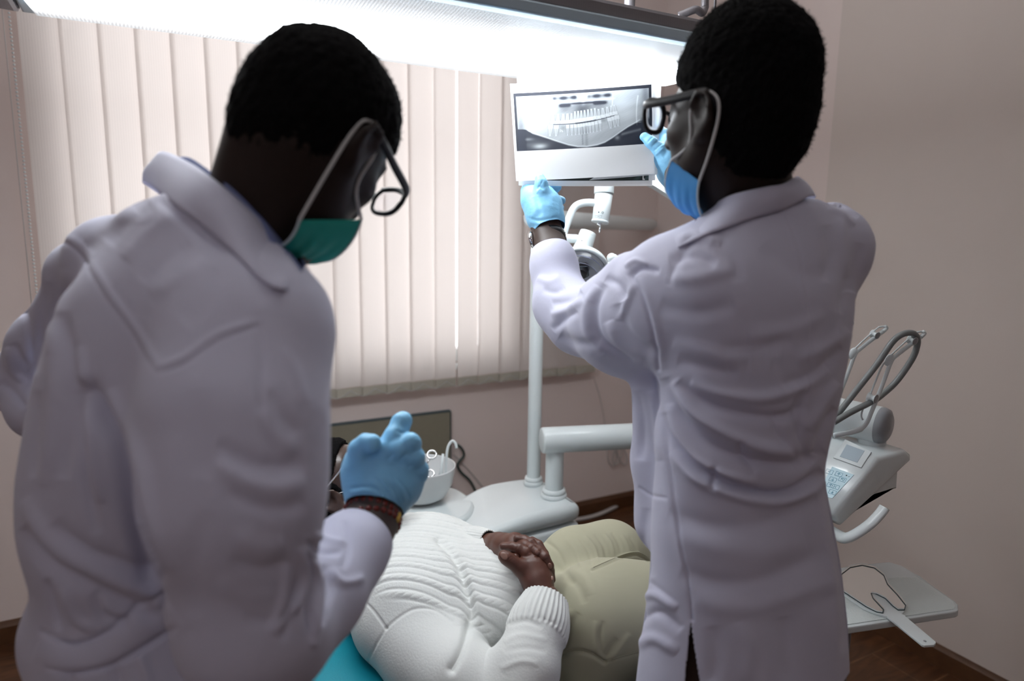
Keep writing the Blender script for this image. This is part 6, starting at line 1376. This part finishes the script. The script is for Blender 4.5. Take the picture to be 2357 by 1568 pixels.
# trace of the mask elastic along the cheek
V, Fc = tube(crv([HPd.p(.078, .0, .02), HPd.p(.072, .03, -.01), HPd.p(.062, .058, -.045)], 6), .0012, 6); mesh('mask_elastic', V, Fc, MT['elastic'], pt)

# ------------------------------------------------------------------ dental chair
ch = thing('dental_chair', 'teal upholstered dental chair under the patient, its white backrest shell showing at the bottom', 'dental chair', T(.45, 0, 0)*np.array([1, 1, 0]))
def pad(poly, org, ax, ay, az, t, bev, name, mat, **k): V, Fc = prism(poly, ax, ay, az, org, t, bev, 4); return mesh(name, V, Fc, MT[mat], ch, **k)
o_ = T(0, 0, -.185)
bk = [tuple(q[:2]) for q in crv([(a, b, 0) for a, b in [(-.14, -.13), (-.15, 0), (-.14, .15), (-.06, .29), (.12, .31), (.35, .26), (.48, .24), (.49, 0), (.48, -.24), (.35, -.25), (.15, -.265), (-.02, -.235)]], 5, closed=True)]
pad(bk, o_, wP, uP, vP, .075, .025, 'backrest', 'teal')
pad([(a*1.01-.002, b*1.02) for a, b in bk], o_-vP*.034, wP, uP, vP, .032, .012, 'backrest_shell', 'enamel')
hr_ = [tuple(q[:2]) for q in crv([(a, b, 0) for a, b in [(-.30, -.09), (-.32, 0), (-.30, .09), (-.20, .11), (-.13, .10), (-.12, 0), (-.13, -.10), (-.20, -.11)]], 5, closed=True)]
hp0 = HPd.c-UP*.145-wP*.0; pad([(a+.21, b) for a, b in hr_], hp0, wP, uP, vP, .05, .02, 'headrest', 'teal')
V, Fc = box(T(-.14, 0, -.18), (.22, .05, .012), .004, R=np.array([wP, uP, vP])); mesh('headrest_bar', V, Fc, MT['chrome'], ch, smooth=False)
wS = nrm(wP*np.array([1, 1, 0])); s0 = T(.49, 0, -.19)
seat = [tuple(q[:2]) for q in crv([(a, b, 0) for a, b in [(.0, -.24), (-.01, 0), (.0, .24), (.15, .21), (.30, .19), (.40, .13), (.42, 0), (.40, -.13), (.30, -.19), (.15, -.21)]], 5, closed=True)]
pad(seat, s0-UP*.03, wS, nrm(np.cross(UP, wS)), UP, .085, .028, 'seat', 'teal')
pad([(a*1.01, b*1.02) for a, b in seat], s0-UP*.075, wS, nrm(np.cross(UP, wS)), UP, .045, .012, 'seat_shell', 'enamel')
bc_ = (s0+wS*.15)*np.array([1, 1, 0])
V, Fc = box(bc_+UP*(s0[2]-.075)*.5+UP*.03, (.26, .22, s0[2]-.14), .03, 3, R=np.array([wS, np.cross(UP, wS), UP])); mesh('lift_column', V, Fc, MT['enamel'], ch)
V, Fc = box(bc_+UP*.035, (.80, .46, .07), .03, 3, R=np.array([wS, np.cross(UP, wS), UP])); mesh('base_plate', V, Fc, MT['enamel'], ch)
